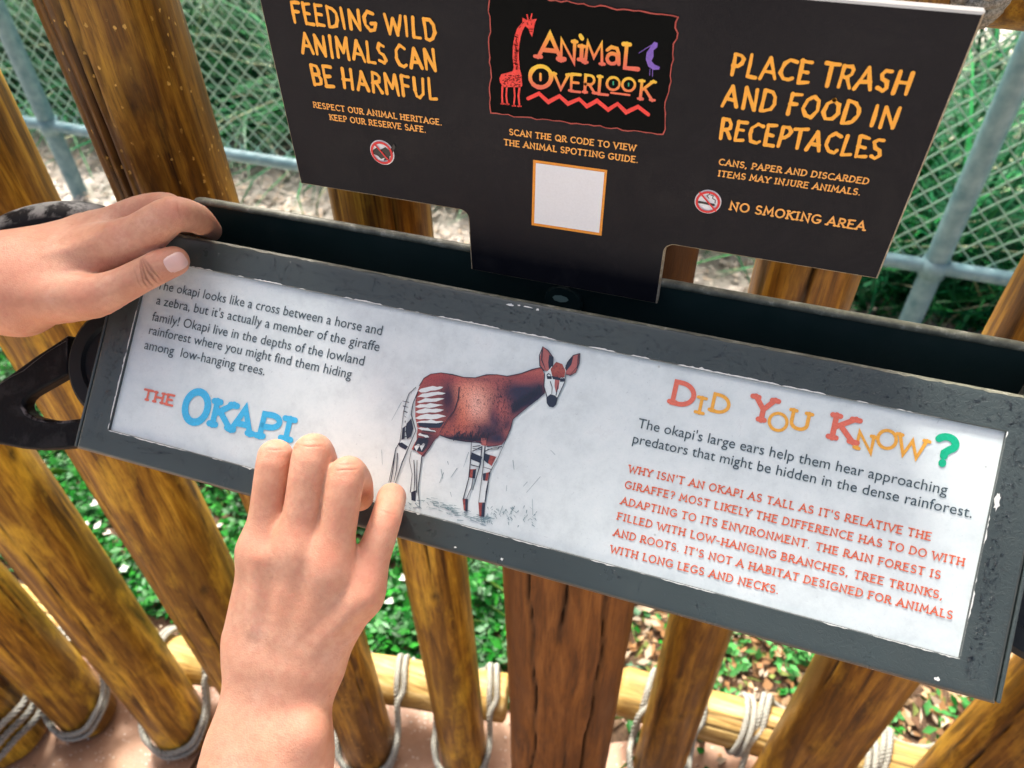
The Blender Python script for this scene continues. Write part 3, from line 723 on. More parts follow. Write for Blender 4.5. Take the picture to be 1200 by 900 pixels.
# ================================================================== CHAIN LINK FENCE
cl = thing('chain_link_fence', 'green chain link fence with blue-green pipes standing behind the log fence', 'fence')
FY = 1.93; FX0, FX1, FZ0, FZ1 = -4.6, 2.9, .255, 1.75
def pipe(a, b, r, name):
    V, Fc = tube([a, b], r, 20); return mesh_from(name, V, Fc, M_PIPE, cl, True)
for x in (-5.22, -2.36, .512, 3.38):
    pipe((x, FY + .0, -.03), (x, FY + .0, 1.80), .029, 'post').data.set_sharp_from_angle(angle=.7)
for z in (.262, 1.76): pipe((-5.3, FY, z), (3.5, FY, z), .0195, 'rail').data.set_sharp_from_angle(angle=.7)
for x in (-2.36, .512):
    for z in (.262,):
        V, Fc = tube([(x, FY, z - .025), (x, FY, z + .025)], .034, 20); mesh_from('clamp', V, Fc, M_PIPE, cl, True)
    for z in (.95,):
        V, Fc = tube([(x, FY, z - .012), (x, FY, z + .012)], .033, 20); mesh_from('clamp', V, Fc, M_PIPE, cl, True)
pitch = .056; hz = pitch / 2
wire_me = None; nW = int((FX1 - FX0) / hz)
zz = []; k = 0; z = FZ0
while z < FZ1:
    zz.append(((hz / 2 + .0012) * (1 if k % 2 else -1), .0022 * (1 if (k // 1) % 2 else -1), z)); z += pitch / 2; k += 1
zz = [(a * 1., b, c) for a, b, c in zz]
V, Fc = tube(zz, .0030, 5)
wire_me = bpy.data.meshes.new('wire'); wire_me.from_pydata([tuple(v) for v in V], [], Fc); wire_me.update(); wire_me.materials.append(M_WIRE); wire_me.shade_smooth()
V2, Fc2 = tube([(-a, b, c) for a, b, c in zz], .0030, 5)
wire_me2 = bpy.data.meshes.new('wire'); wire_me2.from_pydata([tuple(v) for v in V2], [], Fc2); wire_me2.update(); wire_me2.materials.append(M_WIRE); wire_me2.shade_smooth()
for i in range(nW):
    o = bpy.data.objects.new('wire', wire_me if i % 2 else wire_me2); COL.objects.link(o); o.parent = cl
    o.location = (FX0 + i * hz, FY + .024, 0)

# ================================================================== PLANTS, LITTER
def scatter(name, n, gen, material, label, cat):
    """gen() -> list of (V, F, rgb)"""
    V = []; Fc = []; colr = []
    for i in range(n):
        for v, f, c in gen(i):
            b = len(V); V += v; Fc += [tuple(b + q for q in ff) for ff in f]; colr += [(*c, 1.)] * len(v)
    o = mesh_from(name, V, Fc, material, None, True)
    a = o.data.attributes.new('tint', 'FLOAT_COLOR', 'POINT'); a.data.foreach_set('color', np.array(colr, 'f').ravel())
    tag(o, label, cat); return kind(o, 'stuff')
def leaf(x, y, z, L, Wd, yaw, pitch_, c, curl=.2, roll=0.):
    d = np.array([math.cos(yaw) * math.cos(pitch_), math.sin(yaw) * math.cos(pitch_), math.sin(pitch_)]); s = np.array([-math.sin(yaw), math.cos(yaw), roll]); s = s / np.linalg.norm(s); n = np.cross(d, s)
    o = np.array([x, y, z])
    V = [o, o + d * L * .45 + s * Wd * .5 + n * curl * L * .3, o + d * L * .45 - n * curl * L * .1, o + d * L * .45 - s * Wd * .5 + n * curl * L * .3, o + d * L - n * curl * L * .35]
    return [v.tolist() for v in V], [(0, 2, 1), (0, 3, 2), (1, 2, 4), (2, 3, 4)], c
def greenness(x, y):
    v = .5 + .35 * math.sin(x * 3.1 + 1) * math.sin(y * 4.2) + .25 * math.sin(x * 9 + y * 7)
    return v
def cover(i):
    while True:
        x = rnd.uniform(-2.6, .16) if rnd.random() < .93 else rnd.uniform(.1, 1.3); y = rnd.uniform(.55, 1.30)
        lim = 1.12 + .10 * math.sin(x * 5) + .07 * math.sin(x * 13)
        if y < (.60 if x > -.5 else .53) + 0.: continue
        if y > lim and rnd.random() > .10: continue
        if x > -.08 and rnd.random() > .12: continue
        if math.sin(x * 6.1 + 2) * math.sin(y * 9.3 + 1) > .62 and rnd.random() > .25: continue
        break
    out = []; base = rnd.random()
    for k in range(3):
        g_ = rnd.uniform(.45, 1.0)
        c = (.006 * g_, .095 * g_, .012 * g_) if base < .35 else (.012 * g_, .17 * g_, .016 * g_) if base < .70 else ((.028 * g_, .25 * g_, .025 * g_) if base < .92 else (.12 * g_, .28 * g_, .14 * g_))
        out.append(leaf(x + rnd.uniform(-.008, .008), y + rnd.uniform(-.008, .008), rnd.uniform(-.02, .012 + .05 * max(0, math.sin(x * 23 + y * 5) * math.sin(y * 31 - x * 7))), rnd.uniform(.008, .032), rnd.uniform(.007, .019), rnd.uniform(0, 6.28), rnd.uniform(-.2, .9), c))
    return out
scatter('ground_cover', 17000, cover, M_LEAF, 'bright green low weeds growing right behind the log fence', 'plants')
def flower(i):
    x, y = rnd.uniform(-2.2, .0), rnd.uniform(.6, 1.15); out = []
    z = rnd.uniform(.03, .05)
    for k in range(6):
        a = k * 1.047 + rnd.random()
        out.append(leaf(x, y, z, rnd.uniform(.007, .013), .008, a, .35, (.62, .62, .60)))
    return out
scatter('white_flowers', 75, flower, M_LEAF, 'small white flowers dotted over the green weeds', 'flowers')
def stem(i):
    x, y = rnd.uniform(-2.2, .1), rnd.uniform(.6, 1.2); yaw = rnd.uniform(0, 6.28); g_ = rnd.uniform(.8, 1.3)
    return [leaf(x, y, .0, rnd.uniform(.08, .20), .006, yaw, rnd.uniform(.2, .9), (.16 * g_, .30 * g_, .07 * g_), .3)]
scatter('grass_tufts', 200, stem, M_BLADE, 'thin grass stems sticking out of the weeds', 'grass')
LIT = [(.52, .44, .35), (.42, .31, .21), (.62, .56, .48), (.30, .21, .14), (.52, .34, .18), (.48, .44, .40), (.68, .64, .58), (.20, .15, .11)]
def litter(i):
    while True:
        x, y = rnd.uniform(-3.6, 2.0), rnd.uniform(.62, 2.9)
        if x < .0 and y < 1.10 and rnd.random() > .12: continue
        if y > 2.6 and rnd.random() > .5: continue
        break
    c = rnd.choice(LIT); c = tuple(.45 * q + .55 * w_ for q, w_ in zip(c, (.56, .52, .46))); near = x > -.2 and y < 1.3; g_ = rnd.uniform(.7, 1.15)
    if near: c = rnd.choice([(.26, .14, .06), (.20, .11, .05), (.40, .27, .15), (.32, .17, .08), (.10, .055, .03), (.34, .27, .19)])
    return [leaf(x, y, rnd.uniform(-.016, .012), rnd.uniform(.012, .042), rnd.uniform(.006, .022), rnd.uniform(0, 6.28), rnd.uniform(-.25, .4), tuple(min(.8, q * g_ * 1.2) for q in c), rnd.uniform(-.4, .6), rnd.uniform(-.4, .4))]
def near_litter(i):
    c = rnd.choice([(.30, .16, .07), (.22, .12, .05), (.46, .32, .18), (.38, .20, .08), (.10, .055, .03), (.36, .30, .22), (.52, .42, .30), (.16, .20, .05)]); g_ = rnd.uniform(.7, 1.1)
    return [leaf(rnd.uniform(-.12, 1.5), rnd.uniform(.665, 1.35), rnd.uniform(-.008, .022), rnd.uniform(.012, .040), rnd.uniform(.005, .018), rnd.uniform(0, 6.28), rnd.uniform(-.3, .5), tuple(q * g_ for q in c), rnd.uniform(-.4, .7), rnd.uniform(-.4, .4))]
scatter('brown_litter', 5200, near_litter, M_LITTER, 'brown dead leaves lying right behind the pale log on the right', 'leaves')
scatter('leaf_litter', 24000, litter, M_LITTER, 'brown and grey dead leaves lying between the log fence and the chain link fence', 'leaves')
def sprout(i):
    x, y = rnd.choice([(.30, .86), (.42, .80), (.12, .80), (.16, .92), (.1, .75), (.33, 1.75), (.45, 1.85), (-1.45, 1.75), (.9, 1.8), (.62, .84)])
    out = []
    for k in range(5):
        g_ = rnd.uniform(.7, 1.3)
        out.append(leaf(x + rnd.gauss(0, .035), y + rnd.gauss(0, .035), rnd.uniform(0, .035), rnd.uniform(.015, .035), rnd.uniform(.008, .018), rnd.uniform(0, 6.28), rnd.uniform(0, 1), (.05 * g_, .22 * g_, .05 * g_)))
    return out
scatter('green_sprouts', 170, sprout, M_LEAF, 'small green seedlings coming up through the dead leaves', 'plants')
def grit(i):
    x, y = rnd.uniform(-1.7, 1.0), rnd.uniform(.05, .62); c = rnd.choice([(.75, .70, .60), (.55, .42, .30), (.12, .07, .04), (.65, .55, .42)])
    return [leaf(x, y, rnd.uniform(.0015, .0035), rnd.uniform(.002, .007), rnd.uniform(.002, .005), rnd.uniform(0, 6.28), rnd.uniform(-.05, .3), c, .2)]
scatter('grit', 2200, grit, M_LITTER, 'pale grit and small leaf crumbs on the pink walkway', 'grit')
def blade(i):
    x = rnd.uniform(-5.2, 3.2); y = (2.06 if x > .35 else 2.48 + .1 * math.sin(x * 6)) + (abs(rnd.gauss(0, .55)) if rnd.random() < .85 else rnd.uniform(0, 2.3))
    yaw = rnd.uniform(0, 6.28); L = rnd.uniform(.25, .95); el = rnd.uniform(.5, 1.45); Wd = rnd.uniform(.006, .020); n = 5
    g_ = rnd.uniform(.55, 1.35); q = rnd.random()
    c = (.005 * g_, .10 * g_, .035 * g_) if q < .66 else ((.02 * g_, .20 * g_, .05 * g_) if q < .93 else (.38 * g_, .42 * g_, .26 * g_))
    p = np.array([x, y, -.02]); V = []; Fc = []; s = np.array([-math.sin(yaw), math.cos(yaw), 0])
    for k in range(n + 1):
        w_ = Wd * (1 - (k / n) ** 1.7) * .5 + .0006; V += [(p - s * w_).tolist(), (p + s * w_).tolist()]
        p = p + np.array([math.cos(yaw) * math.cos(el), math.sin(yaw) * math.cos(el), math.sin(el)]) * L / n; el -= rnd.uniform(.1, .38)
        p[1] = max(p[1], 1.985)
        if k < n: Fc.append((2 * k, 2 * k + 1, 2 * k + 3, 2 * k + 2))
    return [(V, Fc, c)]
scatter('tall_grass', 21000, blade, M_BLADE, 'tall arching green grass growing thick behind the chain link fence', 'grass')
def bushleaf(i):
    k = i % 26; r2 = random.Random(k); cx, cy, cz, rr = r2.uniform(-5, 3.2), r2.uniform(2.5, 4.4), r2.uniform(.25, .75), r2.uniform(.28, .5)
    a, b = rnd.uniform(0, 6.28), rnd.uniform(-1.3, 1.5); q = rr * rnd.uniform(.6, 1.05); g_ = rnd.uniform(.5, 1.3)
    return [leaf(cx + q * math.cos(a) * math.cos(b), max(2.03, cy + q * math.sin(a) * math.cos(b)), max(0, cz + q * math.sin(b)), rnd.uniform(.03, .08), rnd.uniform(.015, .04), rnd.uniform(0, 6.28), rnd.uniform(-.6, .8), (.03 * g_, .17 * g_, .04 * g_))]
scatter('undergrowth', 15000, bushleaf, M_LEAF, 'dense leafy undergrowth behind the chain link fence', 'plants')

# ================================================================== OKAPI SIGN
IN = (-.3540, .1461, -.0714, .0414)          # visible panel rectangle: x0,x1,u0,u1
OUT = (-.3753, .1655, -.0885, .0607)
HF = .0022
sign = thing('okapi_sign', 'long tilted okapi information sign with a white printed panel in a grey-green metal frame', 'sign')
def rect(r, ins, h): x0, x1, u0, u1 = r; return [PAN.P(x0 + ins, u0 + ins, h), PAN.P(x1 - ins, u0 + ins, h), PAN.P(x1 - ins, u1 - ins, h), PAN.P(x0 + ins, u1 - ins, h)]
loops = [rect(IN, 0, -.0015), rect(IN, 0, HF - .0004), rect(IN, -.0004, HF)]
rb = .0032
loops.append(rect(OUT, .0072, HF)); loops.append(rect(OUT, rb, HF))
for a in (20, 40, 60, 80, 90): an = math.radians(a); loops.append(rect(OUT, rb - rb * math.sin(an), HF - rb + rb * math.cos(an)))
loops.append(rect(OUT, 0, -.011)); loops.append(rect(OUT, .002, -.011))
V = []; Fc = []
for L_ in loops: V += L_
for i in range(len(loops) - 1):
    for k in range(4): k2 = (k + 1) % 4; Fc.append((i * 4 + k, (i + 1) * 4 + k, (i + 1) * 4 + k2, i * 4 + k2))
# subdivide each side so that slight dents can be given to it
fr = mesh_from('frame', V, Fc, M_FRAME, sign, True)
bm = bmesh.new(); bm.from_mesh(fr.data); bmesh.ops.recalc_face_normals(bm, faces=bm.faces)
bm.faces.ensure_lookup_table()
if bm.faces[8].normal.dot(Vector(PN)) < 0: bmesh.ops.reverse_faces(bm, faces=bm.faces)
bm.to_mesh(fr.data); bm.free(); fr.data.set_sharp_from_angle(angle=math.radians(32))
# end caps proud of the frame with a groove between
for xa, xb in ((OUT[0] - .0022, OUT[0] - .0002), (OUT[1] + .0002, OUT[1] + .0022)):
    prof = [PAN.P(0, OUT[2] + .001, HF - .0012), PAN.P(0, OUT[3] - .001, HF - .0012), np.array([0, .3745, 1.1775]), np.array([0, .3745, 1.085]), PAN.P(0, OUT[2] + .001, -.030)]
    V = [(x, p[1], p[2]) for x in (xa, xb) for p in prof]; n = 5
    Fc = [tuple(range(n)), tuple(range(n, 2 * n))[::-1]] + [(i, i + n, (i + 1) % n + n, (i + 1) % n) for i in range(n)]
    o = mesh_from('side_panel', V, Fc, M_FRAME, sign); bm = bmesh.new(); bm.from_mesh(o.data); bmesh.ops.recalc_face_normals(bm, faces=bm.faces); bm.to_mesh(o.data); bm.free(); bevel(o, .0007, 2)
ea = PAN.P(0, OUT[2] + .003, -.011); eb = np.array([0, .3705, 1.086])
V = [(OUT[0] + .001, ea[1], ea[2]), (OUT[1] - .001, ea[1], ea[2]), (OUT[1] - .001, eb[1], eb[2]), (OUT[0] + .001, eb[1], eb[2])]
o = mesh_from('bottom_plate', V, [(0, 3, 2, 1)], M_FRAME, sign); s_ = o.modifiers.new('s', 'SOLIDIFY'); s_.thickness = .002
# back wall with rounded upper left corner
BY = .3712; zt = CAMZ - .2688; xl, xr = -.3575, OUT[1] - .0005
pts = [(xl, 1.07), (xr, 1.07), (xr, zt)] + [(xl + .010 - .010 * math.sin(math.radians(a)), zt - .010 + .010 * math.cos(math.radians(a))) for a in range(0, 91, 15)]
V = [(x, y, z) for y in (BY, BY + .003) for x, z in pts]; n = len(pts)
Fc = [tuple(range(n)), tuple(range(n, 2 * n))[::-1]] + [(i + n, (i + 1) % n + n, (i + 1) % n, i) for i in range(n)]
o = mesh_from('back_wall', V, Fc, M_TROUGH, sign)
bm = bmesh.new(); bm.from_mesh(o.data); bmesh.ops.recalc_face_normals(bm, faces=bm.faces); bm.to_mesh(o.data); bm.free()
rim = [(x, BY + .0018, z + .0004) for x, z in pts[2:]] + [(xl - .0, BY + .0018, 1.12)]
V, Fc = tube(rim, .0030, 10, False, .8); o = mesh_from('top_edge', V, Fc, M_EDGE, sign, True)
V = [(xl, BY - .001, 1.09), (xr, BY - .001, 1.09), (xr, .31, 1.12), (xl, .31, 1.12)]
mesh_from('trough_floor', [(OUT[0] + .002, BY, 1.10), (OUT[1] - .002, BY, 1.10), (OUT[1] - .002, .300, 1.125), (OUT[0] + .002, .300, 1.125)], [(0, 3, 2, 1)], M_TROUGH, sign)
# worn olive line along the top fold of the frame
mb = MB(); N = 160
for i in range(N):
    xa = OUT[0] + .02 + (OUT[1] - OUT[0] - .021) * i / N; xb = OUT[0] + .02 + (OUT[1] - OUT[0] - .021) * (i + 1) / N
    if i == 0: wprev = .0016
    wn = .0013 + .0010 * rnd.random()
    mb.add([PAN.P(xa, OUT[3] - wprev, HF + .00003 - max(0, wprev - rb) * 0 - .0012), PAN.P(xb, OUT[3] - wn, HF - .0012), PAN.P(xb, OUT[3] + .0003, -.004), PAN.P(xa, OUT[3] + .0003, -.004)], [(0, 1, 2, 3)]); wprev = wn
# (laid on the rounded fold, a hair proud of it)
V = []; Fc = []
for i in range(N + 1):
    x = OUT[0] + .02 + (OUT[1] - OUT[0] - .021) * i / N; a0 = math.radians(18 + 20 * rnd.random())
    for a in (a0, math.radians(50), math.radians(70), math.radians(90)):
        V.append(PAN.P(x, OUT[3] - rb + (rb + .00012) * math.sin(a), HF - rb + (rb + .00012) * math.cos(a)))
for i in range(N):
    for k in range(3): a = i * 4 + k; Fc.append((a, a + 4, a + 5, a + 1))
mesh_from('worn_fold', V, Fc, M_EDGE, fr, True)
# round bolt in the trough under the black sign
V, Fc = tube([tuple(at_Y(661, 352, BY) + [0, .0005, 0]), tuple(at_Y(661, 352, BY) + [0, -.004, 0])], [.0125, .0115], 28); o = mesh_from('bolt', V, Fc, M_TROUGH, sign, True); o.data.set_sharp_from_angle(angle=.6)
bc = at_Y(657, 350, BY - .005)
V = [bc + np.array([.0045 * math.cos(a) * (1 + .3 * rnd.random()), 0, .0025 * math.sin(a) * (1 + .3 * rnd.random())]) for a in np.linspace(0, 6.28, 9)[:-1]]
mesh_from('worn_spot', V, [tuple(range(8))], mat('pale_green_wear', (.20, .30, .26), .6), o)

# panel
x0, x1, u0, u1 = IN; e = .0012
V = [PAN.P(a, b, h) for h in (0, -.0014) for a, b in ((x0 - e, u0 - e), (x1 + e, u0 - e), (x1 + e, u1 + e), (x0 - e, u1 + e))]
pan = mesh_from('info_panel', V, [(0, 1, 2, 3), (7, 6, 5, 4), (0, 4, 5, 1), (1, 5, 6, 2), (2, 6, 7, 3), (3, 7, 4, 0)], M_PANEL, sign)
pan['label'] = 'white printed panel about the okapi'
# white chipped paint round the inner lip, joined
mb = MB()
def chips(ax, fixed, a0, a1, sgn, wmax, dens, seed):
    r = random.Random(seed); N = int((a1 - a0) / .0016); pw = 0; lv = .5
    for i in range(N):
        lv = min(1, max(0, lv + r.uniform(-.35, .35))); wv = wmax * (.30 + .55 * lv * r.random()) if (lv > 1 - dens) else wmax * .05
        if r.random() < .006: wv = wmax * 1.2
        a, b = a0 + (a1 - a0) * i / N, a0 + (a1 - a0) * (i + 1) / N
        q = [(a, fixed), (b, fixed), (b, fixed + sgn * wv), (a, fixed + sgn * pw)]
        if ax == 'y': q = [(y, x) for x, y in q]
        P = [PAN.P(x, y, HF + .00015) for k, (x, y) in enumerate(q)]
        n = np.cross(P[1] - P[0], P[3] - P[0])
        if pw + wv > 1e-5: mb.add(P, [(0, 1, 2, 3) if n @ PN > 0 else (3, 2, 1, 0)])
        pw = wv
chips('x', u1, x0 + .03, x1 - .03, 1, .0013, .6, 1); chips('x', u0, x0, x1, -1, .0009, .5, 2); chips('y', x0, u0, u1, -1, .0015, .8, 3); chips('y', x1, u0, u1, 1, .0011, .35, 4)
kind(mb.build('chipped_paint', M_CHIP, fr), 'stuff')
c = PAN.px(1166, 588); mesh_from('paint_chip', [PAN.P(c[0] + .0015 * math.cos(a) * (.3 + 1.1 * rnd.random()), c[1] + .0046 * math.sin(a) * (.6 + .6 * rnd.random()), HF + .0002) for a in np.linspace(0, 6.28, 21)[:-1]], [tuple(range(20))], M_CHIP, fr)
def blob(a, b, sx, sy, mt, name, tp=12):
    cx, cy = PAN.px(a, b); cy = min(max(cy, OUT[2] + rb + sy * 1.4), OUT[3] - rb - sy * 1.4)
    mesh_from(name, [PAN.P(cx + sx * math.cos(t_) * (.45 + .8 * rnd.random()), cy + sy * math.sin(t_) * (.45 + .8 * rnd.random()), HF + .0002) for t_ in np.linspace(0, 6.28, tp)[:-1]], [tuple(range(tp - 1))], mt, fr)
for (a, b, sx, sy) in ((601, 349, .0022, .0009), (611, 351, .0010, .0005), (622, 353.5, .0036, .0005), (633, 355, .0012, .0008), (586, 669, .0013, .0010), (1090, 824, .0012, .0012), (530, 662, .0008, .0006)): blob(a, b, sx, sy, M_CHIP, 'paint_chip')
# scratch highlight near the lower fold
# droplets
M_DROP = mat('water_drop', (.9, .95, 1), .04, 0, .5); M_DROP.node_tree.nodes['Principled BSDF'].inputs['Transmission Weight'].default_value = 1.0; M_DROP.node_tree.nodes['Principled BSDF'].inputs['IOR'].default_value = 1.33
mb = MB()
def droplet(x, u, r, h, sx=1.):
    n = 9; V = [PAN.P(x, u, h + r * .42)]; Fc = []
    for ring, (rr_, hh) in enumerate(((.55, .34), (.9, .14), (1., -.02))):
        V += [PAN.P(x + r * rr_ * sx * math.cos(2 * math.pi * k / n), u + r * rr_ * math.sin(2 * math.pi * k / n), h + r * hh) for k in range(n)]
    for k in range(n):
        k2 = (k + 1) % n; Fc.append((0, 1 + k, 1 + k2)); Fc.append((1 + k, 1 + n + k, 1 + n + k2, 1 + k2)); Fc.append((1 + n + k, 1 + 2 * n + k, 1 + 2 * n + k2, 1 + n + k2))
    mb.add(V, Fc)
for i in range(2100):
    sd_ = rnd.random(); 
    if sd_ < .50: x, u = rnd.uniform(OUT[0] + .004, OUT[1] - .009), rnd.uniform(u1 + .003, OUT[3] - .004)
    elif sd_ < .64: x, u = rnd.uniform(OUT[0] + .009, x0 - .003), rnd.uniform(OUT[2] + .009, OUT[3] - .009)
    elif sd_ < .84: x, u = rnd.uniform(x1 + .003, OUT[1] - .009), rnd.uniform(OUT[2] + .009, OUT[3] - .009)
    else: x, u = OUT[0] + abs(rnd.gauss(0, .16)), rnd.uniform(OUT[2] + .008, u0 - .003)
    if x > OUT[1] - .009: continue
    r = rnd.choice([.0003, .0004, .0005, .0006, .0008]) * rnd.uniform(.8, 1.2)
    droplet(x, u, r, HF, rnd.uniform(.8, 1.5))
kind(mb.build('water_drops', M_DROP, fr, True), 'stuff')

# lettering of the panel
BT = [("The okapi looks like a cross between a horse and", (184, 338.5), (447, 393), 11.5), ("a zebra, but it's actually a member of the giraffe", (183, 356.5), (444, 412), 11.5),
      ("family! Okapi live in the depths of the lowland", (178, 375.5), (426, 428.5), 11.5), ("rainforest where you might find them hiding", (174.5, 391.5), (411.5, 444), 11.5),
      ("among  low-hanging trees.", (169, 408.8), (310, 440), 11.5),
      ("The okapi's large ears help them hear approaching", (747, 501), (1109, 580), 12.5), ("predators that might be hidden in the dense rainforest.", (741, 519), (1138, 607), 12.5)]
for t_, a, b, c in BT: font_line(PAN, t_, a, b, c, I_DARK, pan)
for t_, a, b in (("WHY ISN'T AN OKAPI AS TALL AS IT'S RELATIVE THE", (736, 553.5), (1090, 634)), ("GIRAFFE? MOST LIKELY THE DIFFERENCE HAS TO DO WITH", (731.5, 572), (1129, 664)),
                 ("ADAPTING TO ITS ENVIRONMENT. THE RAIN FOREST IS", (727, 591), (1101, 679)), ("FILLED WITH LOW-HANGING BRANCHES, TREE TRUNKS,", (722.5, 609), (1104, 703)),
                 ("AND ROOTS. IT'S NOT A HABITAT DESIGNED FOR ANIMALS", (718.5, 628), (1115, 726)), ("WITH LONG LEGS AND NECKS.", (714.5, 647.5), (912, 696.5))):
    line_text(PAN, t_, a, b, 10.2, I_RED, pan, weight=.150, track=.15)
line_text(PAN, 'THE', (167, 469), (203, 477), 15, I_SALMON, pan, weight=.19, track=.12)
for ch, bx, wt in (('O', (210, 493, 242, 500, 41), .24), ('K', (243, 498, 272, 505, 33), .25), ('A', (268, 505, 295, 511, 32), .25), ('P', (299, 512, 326, 517, 31), .26), ('I', (324, 514, 345, 519, 29), .27)):
    st, wv = letter(PAN, ch, bx, 'slab', wt); put_strokes(PAN, st, I_BLUE, 'lettering', pan, .0004, wv)
for ch, bx, m_, wt in (('D', (783, 472, 813, 479, 28), I_SALMON, .22), ('I', (811, 483, 827, 487, 21), I_ORANGE, .2), ('D', (830, 481, 854, 487, 22), I_ORANGE, .2),
                       ('Y', (878, 491, 905, 497, 30), I_SALMON, .22), ('O', (897, 502, 922, 508, 22), I_ORANGE, .18), ('U', (921, 500, 949, 507, 23), I_ORANGE, .2),
                       ('K', (968, 513, 1002, 521, 31), I_SALMON, .22), ('N', (999, 525, 1024, 533, 22), I_ORANGE, .2), ('O', (1024, 523, 1050, 529, 23), I_ORANGE, .18), ('W', (1048, 531, 1083, 540, 25), I_ORANGE, .18),
                       ('?', (1089, 542, 1119, 548, 36), I_GREEN, .26)):
    st, wv = letter(PAN, ch, bx, 'slab', wt); put_strokes(PAN, st, m_, 'lettering', pan, .0004, wv)

# okapi drawing
z7 = lambda L_: [(440 + x / 3.75, 390 + y / 3.75) for x, y in L_]
MT = [I_RUST, I_NAVY, I_PALE, I_BELLY, I_PINK, I_GREY]
RU, NV, PL_, BE, PK, GY = range(6)
polys = [
 ([(150, 268), (175, 245), (196, 232), (188, 262), (168, 300), (152, 350), (140, 400), (130, 470), (118, 500), (112, 470), (118, 410), (128, 340), (138, 300)], PL_),   # tail
 ([(98, 488), (128, 470), (148, 500), (118, 570), (92, 660), (74, 668), (62, 655), (78, 570)], PL_),
 ([(158, 520), (205, 540), (200, 600), (190, 680), (196, 760), (168, 768), (156, 700), (162, 620), (150, 560)], PL_),
 ([(422, 480), (482, 488), (470, 560), (440, 600), (428, 680), (408, 735), (386, 735), (402, 640), (418, 580), (424, 520)], PL_),
 ([(484, 490), (556, 486), (535, 560), (505, 620), (490, 700), (484, 750), (456, 748), (462, 660), (476, 590), (480, 530)], PL_),
 ([(196, 232), (215, 200), (245, 182), (290, 176), (340, 184), (390, 196), (440, 198), (490, 185), (535, 184), (580, 192), (640, 180), (690, 162), (732, 152), (742, 185), (748, 225), (745, 265), (715, 292), (670, 326), (635, 355), (606, 380),
   (596, 420), (580, 460), (556, 492), (520, 500), (484, 496), (440, 478), (395, 476), (330, 466), (285, 450), (262, 470), (240, 505), (212, 545), (180, 520), (160, 512), (182, 470), (186, 420), (176, 370), (176, 310), (184, 265)], RU),
 ([(190, 260), (205, 222), (240, 195), (290, 190), (250, 210), (215, 240)], PK),
]
BODY = polys[5][0]; NB = len(polys)
for (a, b, c, d, wv) in ((188, 262, 300, 244, 16), (185, 285, 310, 268, 14), (180, 308, 305, 296, 13), (178, 330, 300, 322, 14), (176, 352, 302, 345, 15), (178, 378, 312, 372, 18), (184, 400, 300, 396, 13), (190, 425, 268, 438, 11), (186, 448, 240, 465, 9)):
    up_ = [(a + (c - a) * f - 4 * math.sin(f * 9 + a), b + (d - b) * f - 4 - wv * 1.0 * math.sin(math.pi * min(1, f * 1.0)) ** .55 * (1 - f * .45) + 2.5 * math.sin(f * 13 + b)) for f in (0, .15, .35, .55, .75, .9)]
    dn_ = [(a + (c - a) * f, b + (d - b) * f - 4 + wv * .62 * math.sin(math.pi * f) ** .55 * (1 - f * .4) + 2.5 * math.sin(f * 11 + d)) for f in (1, .88, .7, .5, .3, .12)]
    polys.append((up_ + dn_, PL_))
polys += [([(188, 395), (270, 398), (305, 392), (285, 418), (230, 418), (192, 410)], NV), ([(190, 460), (235, 470), (228, 500), (210, 525), (168, 515), (175, 490)], NV),
 ([(172, 500), (190, 488), (198, 492), (182, 520)], PL_), ([(196, 498), (212, 486), (220, 490), (204, 518)], PL_),
 ([(100, 486), (118, 482), (145, 500), (134, 514), (108, 500)], NV), ([(138, 400), (160, 375), (168, 420), (158, 455), (140, 468), (134, 430)], NV), ([(120, 420), (132, 410), (130, 465), (116, 470)], NV),
 ([(158, 700), (180, 692), (178, 740), (160, 735)], NV),
 ([(424, 525), (470, 545), (462, 572), (420, 555)], NV), ([(416, 600), (444, 598), (438, 640), (414, 636)], RU), ([(430, 602), (444, 600), (438, 640), (426, 638)], NV), ([(384, 728), (408, 730), (406, 785), (390, 780)], RU), ([(396, 730), (408, 730), (406, 785), (396, 783)], NV),
 ([(482, 530), (532, 545), (512, 585), (478, 560)], RU), ([(482, 530), (505, 537), (495, 575), (478, 560)], NV), ([(474, 618), (502, 612), (494, 650), (474, 648)], RU), ([(474, 618), (488, 615), (484, 650), (474, 648)], NV), ([(454, 745), (484, 745), (480, 808), (458, 806)], RU), ([(470, 746), (484, 745), (480, 808), (466, 806)], NV),
 ([(466, 462), (490, 462), (486, 498), (466, 492)], PK),
 # head and ears
 ([(737, 62), (760, 78), (782, 110), (780, 150), (765, 172), (742, 165), (724, 145), (722, 110)], PK), ([(765, 95), (782, 112), (778, 150), (764, 168), (760, 130)], NV),
 ([(900, 92), (896, 135), (882, 175), (858, 188), (836, 182), (836, 150), (850, 120), (875, 98)], PK), ([(870, 105), (862, 140), (838, 170), (836, 145), (852, 118)], NV),
 ([(745, 180), (765, 162), (790, 130), (820, 135), (838, 165), (836, 215), (818, 250), (800, 290), (790, 322), (768, 328), (752, 312), (756, 280), (742, 235)], PL_),
 ([(770, 160), (795, 128), (822, 138), (836, 168), (832, 196), (800, 200), (778, 190)], RU), ([(790, 195), (812, 195), (806, 245), (794, 262), (788, 235)], PK),
 ([(752, 285), (770, 270), (790, 276), (802, 288), (796, 315), (782, 328), (764, 325), (754, 310)], NV), ([(754, 190), (776, 192), (776, 204), (756, 204)], NV), ([(812, 203), (832, 200), (830, 214), (812, 216)], NV), ([(776, 190), (815, 198), (812, 210), (780, 204)], NV)]
ill = multi_poly(PAN, [(z7(p), m_) for p, m_ in polys[:NB]], MT, 'animal_picture', pan, .00035, .000012)
